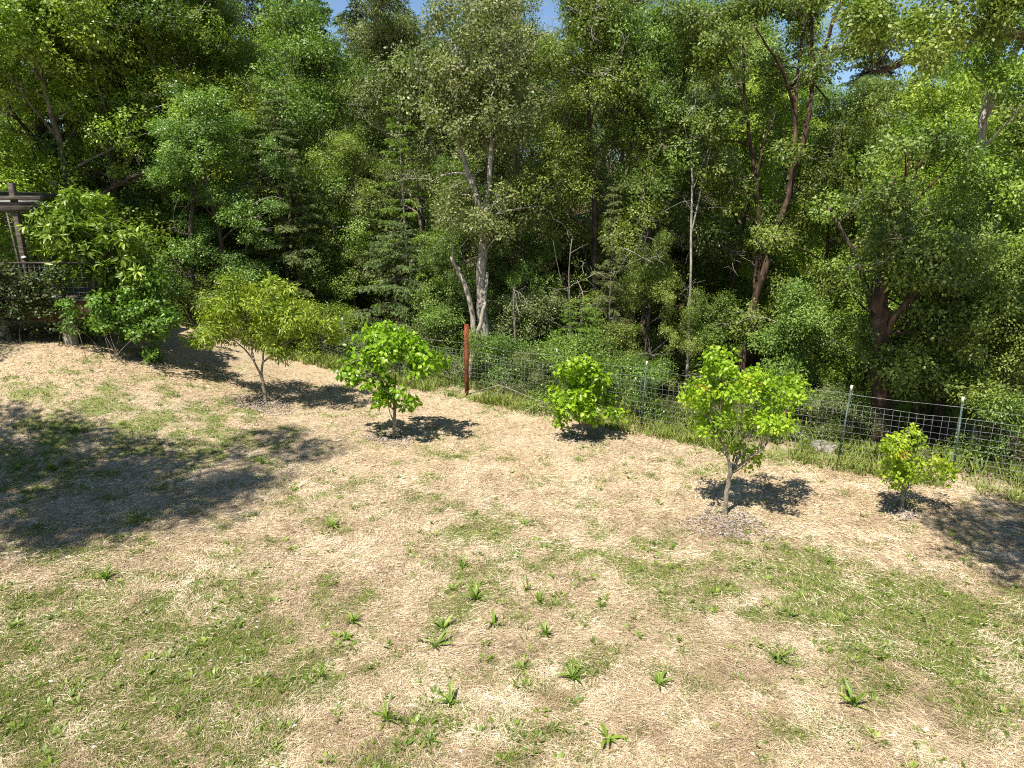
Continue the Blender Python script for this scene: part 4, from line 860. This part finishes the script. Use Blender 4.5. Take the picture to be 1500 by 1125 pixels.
for i in range(5):
    box('rafter', Lp(xp - .6 - i * .8, yp + 1.5, zat(290, yp) + .13), (.06, 3.7, .14), M['wood'], per)
c_ = R(14)
box('roof_sheet', Lp(xp - 2.3, yp + 1.1, zat(285, yp) + .22), (3.9, 2.6, .02), M['canvas'], per, rot=((math.cos(c_), 0, math.sin(c_)), (0, 1, 0), (-math.sin(c_), 0, math.cos(c_))), bevel=0)
box('brace', Lp(xp - .12, yp - .10, (zf + ztop) / 2 - .3), (.05, .04, 2.3), M['wood'], per, rot=((math.cos(.07), 0, -math.sin(.07)), (0, 1, 0), (math.sin(.07), 0, math.cos(.07))))
lan = empty('deck_lamp', Vector((at(35, 383, Yd).x, Yd + .03, zr + .022)), 0, 'small white-capped lamp standing on the deck handrail by the pergola post', 'lamp')
a_ = np.arange(10) * 2 * math.pi / 10
Vv = np.concatenate([np.stack([np.cos(a_) * q_, np.sin(a_) * q_, np.full(10, h_)], -1) for q_, h_ in ((.05, 0), (.05, .02), (.03, .03), (.03, .12))])
ringf = lambda m_, k_: np.concatenate([np.stack([i * k_ + np.arange(k_), i * k_ + (np.arange(k_) + 1) % k_, (i + 1) * k_ + (np.arange(k_) + 1) % k_, (i + 1) * k_ + np.arange(k_)], -1) for i in range(m_ - 1)])
build('lamp_base', Vv, [ringf(4, 10)], M['wood_dark'], lan)
Vv = np.concatenate([np.stack([np.cos(a_) * q_, np.sin(a_) * q_, np.full(10, h_)], -1) for q_, h_ in ((.065, .115), (.06, .15), (.03, .17), (.004, .175))])
build('lamp_cap', Vv, [ringf(4, 10)], M['white'], lan)
# vines over the railing
r = np.random.RandomState(14); cl = []
for i in range(150):
    x_ = x1 - .5 - 7.4 * r.rand() ** .8; t = r.rand(); cl.append((*Ld(x_, Yd - .08 - .12 * r.rand(), zb - .25 + (zr - zb + .25) * t ** .8), .2 + .16 * r.rand()))
for i in range(22): cl.append((*Ld(x1 - 1.5 - 6 * r.rand(), Yd - .05, zb - .3 - .9 * r.rand()), .16))
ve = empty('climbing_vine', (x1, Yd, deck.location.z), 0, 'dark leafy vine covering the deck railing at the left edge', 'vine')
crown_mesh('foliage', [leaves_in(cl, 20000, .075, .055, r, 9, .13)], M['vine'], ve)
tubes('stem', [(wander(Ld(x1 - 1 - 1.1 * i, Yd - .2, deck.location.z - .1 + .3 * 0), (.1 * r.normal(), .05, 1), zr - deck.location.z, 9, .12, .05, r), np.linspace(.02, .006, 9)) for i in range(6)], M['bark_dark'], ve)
# canes of a bramble beside the pier
g = G(150, 527); r = np.random.RandomState(15); cp = []
for i in range(7):
    cp.append((wander((-.5 + 1.2 * r.rand(), -.2 + .4 * r.rand(), 0), (-.2 + .35 * r.normal(), .3, 1), 1.1 + .5 * r.rand(), 6, .12, -.03, r), np.linspace(.011, .005, 6)))
ce = empty('cane_bush', g, 0, 'bush of bare leaning canes with light green leaves beside the round pier', 'bush')
tubes('cane', cp, M['bark'], ce)['kind'] = 'stuff'
crown_mesh('foliage', [leaves_in([(*q[-1], .3) for q, _ in cp] + [(*q[-2], .22) for q, _ in cp[::2]], 1500, .075, .06, r, 7, .12)], M['fig'], ce, False)

# ------------------------------------------------------------------ the lawn's cover
def screen_pts(n, r, y0=545, share=.7):
    px = r.rand(n) * 1560 - 30; py = y0 + (1150 - y0) * r.rand(n)
    u = (px - 750) / FPX; v = (562.5 - py) / FPX
    dy = math.cos(PITCH) + v * math.sin(PITCH); dz = -math.sin(PITCH) + v * math.cos(PITCH)
    x, y, z = None, None, 0.0
    for _ in range(3):
        k_ = (z - CH) / dz; x = u * k_; y = dy * k_; z = height(x, y, False)
    n2 = int(n * (1 - share) / share); x2 = r.rand(n2) * 32 - 16; y2 = -.5 + 24 * r.rand(n2)
    x = np.concatenate([x, x2]); y = np.concatenate([y, y2]); return x, y
r = np.random.RandomState(21)
x, y = screen_pts(340000, r, share=.72); b = beyond(x, y); m = (b < -.1) & (y < 27) & (np.hypot(x + 13.5, y - 22) > 2.2); x, y = x[m], y[m]
g_ = green(x, y); m = r.rand(len(x)) > g_ * .7; x, y = x[m], y[m]; n = len(x)
ang = 6.28 * 1.6 * fbm(x + 5, y + 70, 2.4, 2) + r.normal(size=n) * .75 + (r.rand(n) < .25) * r.rand(n) * 6.28
dist = np.hypot(x, y); Ls = (.05 + .13 * r.rand(n) ** 1.5); wd = (.0024 + .0028 * r.rand(n)) * np.clip(dist / 9, .9, 1.5)
tilt = np.abs(r.normal(size=n)) * .16; z0 = height(x, y) + .004 + .012 * r.rand(n)
D = np.stack([np.cos(ang) * np.cos(tilt), np.sin(ang) * np.cos(tilt), np.sin(tilt)], -1); Sd = np.stack([-np.sin(ang), np.cos(ang), r.normal(size=n) * .5], -1)
P0 = np.stack([x, y, z0], -1); V = np.empty((n, 3, 3)); V[:, 0] = P0 - Sd * wd[:, None]; V[:, 1] = P0 + Sd * wd[:, None]; V[:, 2] = P0 + D * Ls[:, None]
wm = .5 + .9 * (fbm(x + 80, y + 3, 2.2, 3) - .5); cl_ = fbm(x + 9, y + 9, .5, 3)
tn = np.clip(.05 + .95 * cl_ + .22 * r.normal(size=n), 0, 1)
sg = build('dry_grass', V.reshape(-1, 3), [np.arange(n * 3).reshape(n, 3)], M['straw'], None, np.stack([tn, tn, tn], -1)); tag(sg, 'mown dry straw lying over the lawn', 'dry grass', kind='stuff')
# green blades in tufts
def blades(name, cx, cy, per, Lr, wr, spread, lean, mat, label, cat, r, twoseg=False, tb=.5):
    n0 = len(cx); i = np.repeat(np.arange(n0), per); n = len(i)
    sz = (.6 + .8 * r.rand(n0))[i]
    a = r.rand(n) * 6.28; rr = spread * np.sqrt(r.rand(n)) * sz; x = cx[i] + rr * np.cos(a); y = cy[i] + rr * np.sin(a); z = height(x, y) - .005
    az = a + r.normal(size=n) * .6; ln = lean * (.3 + r.rand(n)); L = (Lr[0] + (Lr[1] - Lr[0]) * r.rand(n)) * sz; w = wr * (.7 + .6 * r.rand(n)) * np.clip(np.hypot(x, y) / 10, .9, 2)
    D = np.stack([np.cos(az) * np.sin(ln), np.sin(az) * np.sin(ln), np.cos(ln)], -1); s2 = az + 1.57 + r.normal(size=n) * .4; Sd = np.stack([np.cos(s2), np.sin(s2), 0 * s2], -1)
    P0 = np.stack([x, y, z], -1); t = np.clip((tb + .22 * r.normal(size=n0))[i] + .14 * r.normal(size=n), 0, 1)
    if not twoseg:
        V = np.empty((n, 3, 3)); V[:, 0] = P0 - Sd * w[:, None]; V[:, 1] = P0 + Sd * w[:, None]; V[:, 2] = P0 + D * L[:, None]; F = [np.arange(n * 3).reshape(n, 3)]; tt = t
    else:
        V = np.empty((n, 5, 3)); mid = P0 + D * (L * .6)[:, None]; D2 = nrm(D + np.stack([np.cos(az), np.sin(az), -.2 + 0 * az], -1) * .7)
        V[:, 0] = P0 - Sd * w[:, None]; V[:, 1] = P0 + Sd * w[:, None]; V[:, 2] = mid + Sd * w[:, None] * .8; V[:, 3] = mid - Sd * w[:, None] * .8; V[:, 4] = mid + D2 * (L * .45)[:, None]
        b5 = (np.arange(n) * 5)[:, None]; F = [b5 + np.array([0, 1, 2, 3]), b5 + np.array([3, 2, 4])]; tt = np.concatenate([t, t])
    o = build(name, V.reshape(-1, 3), F, mat, None, np.stack([tt] * 3, -1)); return tag(o, label, cat, kind='stuff')
x, y = screen_pts(100000, r, 560, .75); b = beyond(x, y); gg = green(x, y)
m = (b < -.05) & (y < 27) & (r.rand(len(x)) < np.clip((gg - .16) * 1.4, .05, .8)); x, y = x[m], y[m]
blades('green_grass', x, y, 10, (.03, .085), .0038, .09, .95, M['grass'], 'short green grass growing in patches through the straw', 'grass', r, tb=.46)
s = 0 + r.rand(8000) * (cum[-1] - 0); s = s[r.rand(8000) < np.clip(2.4 * (vnoise(s * .9, 3.0) * .6 + vnoise(s * 3, 5.0) * .4 - .28), .06, 1)]; x, y = fp(s); off = -.6 + 1.7 * r.rand(len(s)) ** 1.1; x = x + off * .58; y = y + off * .81
blades('tall_grass', x, y, 7, (.09, .32), .0055, .10, .6, M['grass'], 'tall green grass along the foot of the fence', 'grass', r, True, tb=.62)
n0 = 2600; x = -12 + 24 * r.rand(n0); y = np.interp(x, P[:, 0], P[:, 1]) + .8 + 6 * r.rand(n0) ** 1.3
blades('undergrowth', x, y, 6, (.12, .4), .012, .15, .8, M['grass'], 'weedy green undergrowth on the floor of the wood', 'undergrowth', r, True, tb=.25)
# forest litter and twigs
x = -22 + 40 * r.rand(18000); y = np.interp(x, P[:, 0], P[:, 1]) + .5 + 18 * r.rand(18000); n = len(x)
D = nrm(rdir(n, r) * np.array([1, 1, .25])); N = nrm(rdir(n, r) * .4 + np.array([0, 0, 1])); L = .06 + .05 * r.rand(n)
V, F = leaf_simple(np.stack([x, y, height(x, y) + .01], -1), D, N, L, L * .55); t = r.rand(n)
tag(build('leaf_litter', V, [F], M['litter_dark'], None, np.stack([t] * 3, -1)), 'brown leaf litter on the floor of the wood', 'litter', kind='stuff')
# pale fallen leaves
x, y = screen_pts(1500, r, 600, .7); b = beyond(x, y); wgt = .25 + .9 * np.exp(-((x + 5) / 3.5) ** 2) * (y < 13); m = (b < -.3) & (y < 22) & (r.rand(len(x)) < wgt); x, y = x[m], y[m]; n = len(x)
D = nrm(rdir(n, r) * np.array([1, 1, .3])); N = nrm(rdir(n, r) * .6 + np.array([0, 0, 1])); L = .03 + .035 * r.rand(n)
V, F = leaf_simple(np.stack([x, y, height(x, y) + .022], -1), D, N, L, L * .6); t = np.clip(.3 + .6 * r.rand(n), 0, 1)
tag(build('fallen_leaves', V, [F], M['litter'], None, np.stack([t] * 3, -1)), 'pale dry leaves scattered over the lawn', 'leaves', kind='stuff')
# bark mulch round the fruit trees
for (px, py), rad, w_ in [((577, 641), .75, 'large-leaved persimmon tree'), ((853, 640), .7, 'small round persimmon tree'), ((387, 592), .95, 'peach tree'), ((1066, 768), .75, 'nearest plum tree'), ((1322, 752), .4, 'smallest plum tree'), ((216, 530), .6, 'round-leaved tree')]:
    g = G(px, py); n = int(2300 * rad * rad) + 150; a = r.rand(n) * 6.28; q_ = rad * r.rand(n) ** .65 * (1 + .25 * np.sin(a * 3 + px)); x = q_ * np.cos(a); y = q_ * np.sin(a)
    D = nrm(rdir(n, r) * np.array([1, 1, .3])); N = nrm(rdir(n, r) * .5 + np.array([0, 0, 1])); L = .025 + .05 * r.rand(n)
    V, F = leaf_simple(np.stack([x, y, height(x + g.x, y + g.y) - g.z + .014 + .008 * r.rand(n)], -1), D, N, L, L * .55, 0); t = np.clip(.42 + .25 * r.normal(size=n), 0, 1)
    o = build('bark_mulch', V, [F], M['chips'], None, np.stack([t] * 3, -1)); o.location = g; tag(o, 'ring of grey-brown bark chips around the foot of the ' + w_, 'mulch', kind='stuff')
# weeds with strap leaves: each a plant, each leaf its own piece
WL = []
for v in range(5):
    rr = np.random.RandomState(300 + v); ns = 5; bend = .5 + .25 * v; V_ = []
    for k in range(ns + 1):
        u = k / ns; th = .25 + bend * u; xx = sum(math.sin(.25 + bend * j / ns) for j in range(k)) / ns; zz = sum(math.cos(.25 + bend * j / ns) for j in range(k)) / ns
        w = .075 * math.sin(math.pi * min(.16 + .84 * u, 1)) ** .7 * (.9 + .2 * v / 4)
        V_ += [(xx, w, zz + .02), (xx, 0, zz), (xx, -w, zz + .02)]
    F_ = [(3 * k + j, 3 * k + j + 1, 3 * k + j + 4, 3 * k + j + 3) for k in range(ns) for j in range(2)]
    t = np.repeat([[rr.rand(), rr.rand(), 0]], len(F_), 0); o = build('leaf', np.array(V_), [np.array(F_)], M['weed'], None, t); WL.append(o.data); bpy.data.objects.remove(o)
r = np.random.RandomState(33)
for px, py, nl, sz, label in [
   (487, 772, 9, .24, 'bright strap-leaved weed alone below the large-leaved persimmon tree'), (155, 848, 11, .24, 'upright weed at the lower edge of the left shadow'), (678, 830, 13, .20, 'dark green weed just above the largest weed cluster'),
   (664, 866, 10, .20, 'left plant of the largest weed cluster in mid lawn'), (697, 880, 16, .25, 'biggest and densest plant of the weed cluster in mid lawn'), (770, 868, 6, .21, 'sparse upright weed right of the largest weed cluster'),
   (790, 882, 8, .16, 'low weed next to the sparse upright one in mid lawn'), (816, 890, 8, .15, 'small weed at the right end of the mid-lawn row'), (800, 932, 9, .20, 'stiff upright weed below the mid-lawn row'),
   (722, 918, 6, .19, 'two-pronged weed below the largest weed cluster'), (518, 912, 10, .17, 'dark broad-leaved weed left of the largest weed cluster'), (508, 938, 9, .15, 'pale weed just below the dark broad-leaved one'),
   (648, 925, 10, .20, 'greyish weed above the long-armed weed'), (640, 950, 9, .25, 'wide weed with one long arm to the left'), (568, 1056, 14, .20, 'lush bright weed low in the picture, left of centre'),
   (660, 1033, 9, .22, 'greyish spreading weed right of the lush bright weed'), (628, 1092, 8, .18, 'weed nearest the bottom edge left of centre'), (838, 1000, 13, .20, 'bright yellow-green combed weed in the bare straw'),
   (765, 982, 9, .19, 'upright weed left of the yellow-green combed weed'), (470, 992, 9, .17, 'small dark weed in the lower left straw'), (1140, 968, 8, .22, 'pale upright weed in the right foreground'),
   (1248, 1035, 9, .24, 'tall weed in the right foreground leaning back'), (965, 1006, 9, .20, 'faint weed right of the yellow-green combed weed'), (1160, 905, 10, .17, 'dark weed in the green patch right of centre'),
   (600, 812, 7, .20, 'thin weed above the left of the weed cluster'), (770, 770, 6, .19, 'long-armed weed alone in the upper mid lawn'), (890, 1085, 7, .2, 'weed near the bottom edge right of centre'),
   (75, 690, 10, .26, 'pale weed inside the left shadow'), (110, 632, 8, .2, 'sunlit weed in the gap of the left shadow'), (25, 690, 9, .2, 'shaded weed at the left edge'), (60, 628, 8, .18, 'left weed of the row in the shadow gap'),
   (385, 680, 9, .17, 'light green weed at the tip of the left shadow'), (430, 470 + 250, 6, .14, 'tiny weed below the tip of the left shadow'), (1240, 1010, 6, .16, 'small weed behind the tall one in the right foreground')]:
    g = G(px, py); e = empty('weed_plant', g, r.rand() * 6, label, 'weed', 'strap-leaved weeds on the lawn')
    nl = int(nl * 1.9); wf = .4 + .6 * r.rand(); sz *= 1.08
    for i in range(nl):
        o = bpy.data.objects.new('leaf', WL[r.randint(5)]); COL.objects.link(o); o.parent = e
        o.rotation_euler = (r.normal() * .12, -.1 + .9 * r.rand() ** 1.3, 6.28 * i / nl + r.normal() * .4); q_ = sz * (.5 + .8 * r.rand()); o.scale = (q_, q_ * wf * (.9 + .4 * r.rand()), q_)
        o.location = (.012 * r.normal(), .012 * r.normal(), -.005)
# small nameless rosettes
x, y = screen_pts(2600, r, 600, .7); gg = green(x, y); m = (beyond(x, y) < -.2) & (y < 24) & (r.rand(len(x)) < gg * .6 + .06); x, y = x[m], y[m]; n0 = len(x); i = np.repeat(np.arange(n0), 7); n = len(i)
a = r.rand(n) * 6.28; rr_ = .05 * r.rand(n); sz = (.04 + .05 * r.rand(n0))[i]; D = nrm(np.stack([np.cos(a), np.sin(a), .35 + .9 * r.rand(n)], -1)); N = nrm(np.stack([-np.cos(a) * .4, -np.sin(a) * .4, 1 + 0 * a], -1))
xx = x[i] + rr_ * np.cos(a); yy = y[i] + rr_ * np.sin(a)
V, F = leaf_simple(np.stack([xx, yy, height(xx, yy)], -1), D, N, sz * 1.2, sz * .42); t = np.clip(.5 + .3 * r.normal(size=n0), 0, 1)[i]
tag(build('low_weeds', V, [F], M['weed'], None, np.stack([r.rand(n), t, t], -1)), 'small low weeds scattered through the straw', 'weeds', kind='stuff')
n0 = 1500; x = -17 + 11 * r.rand(n0); y = 24.6 + 4 * r.rand(n0)
blades('rough_grass', x, y, 7, (.12, .35), .008, .12, .6, M['grass'], 'rough green grass at the back edge of the lawn behind the peach tree', 'grass', r, True, tb=.5)
# finer green tufts growing in among the weeds
wx, wy = [], []
for o in [o for o in COL.objects if o.get('category') == 'weed']:
    for k in range(5): wx.append(o.location.x + r.normal() * .22); wy.append(o.location.y + r.normal() * .16)
blades('grass_tufts', np.array(wx), np.array(wy), 16, (.05, .13), .0042, .07, .8, M['grass'], 'loose green tufts growing among the strap-leaved weeds', 'grass', r, True, tb=.45)
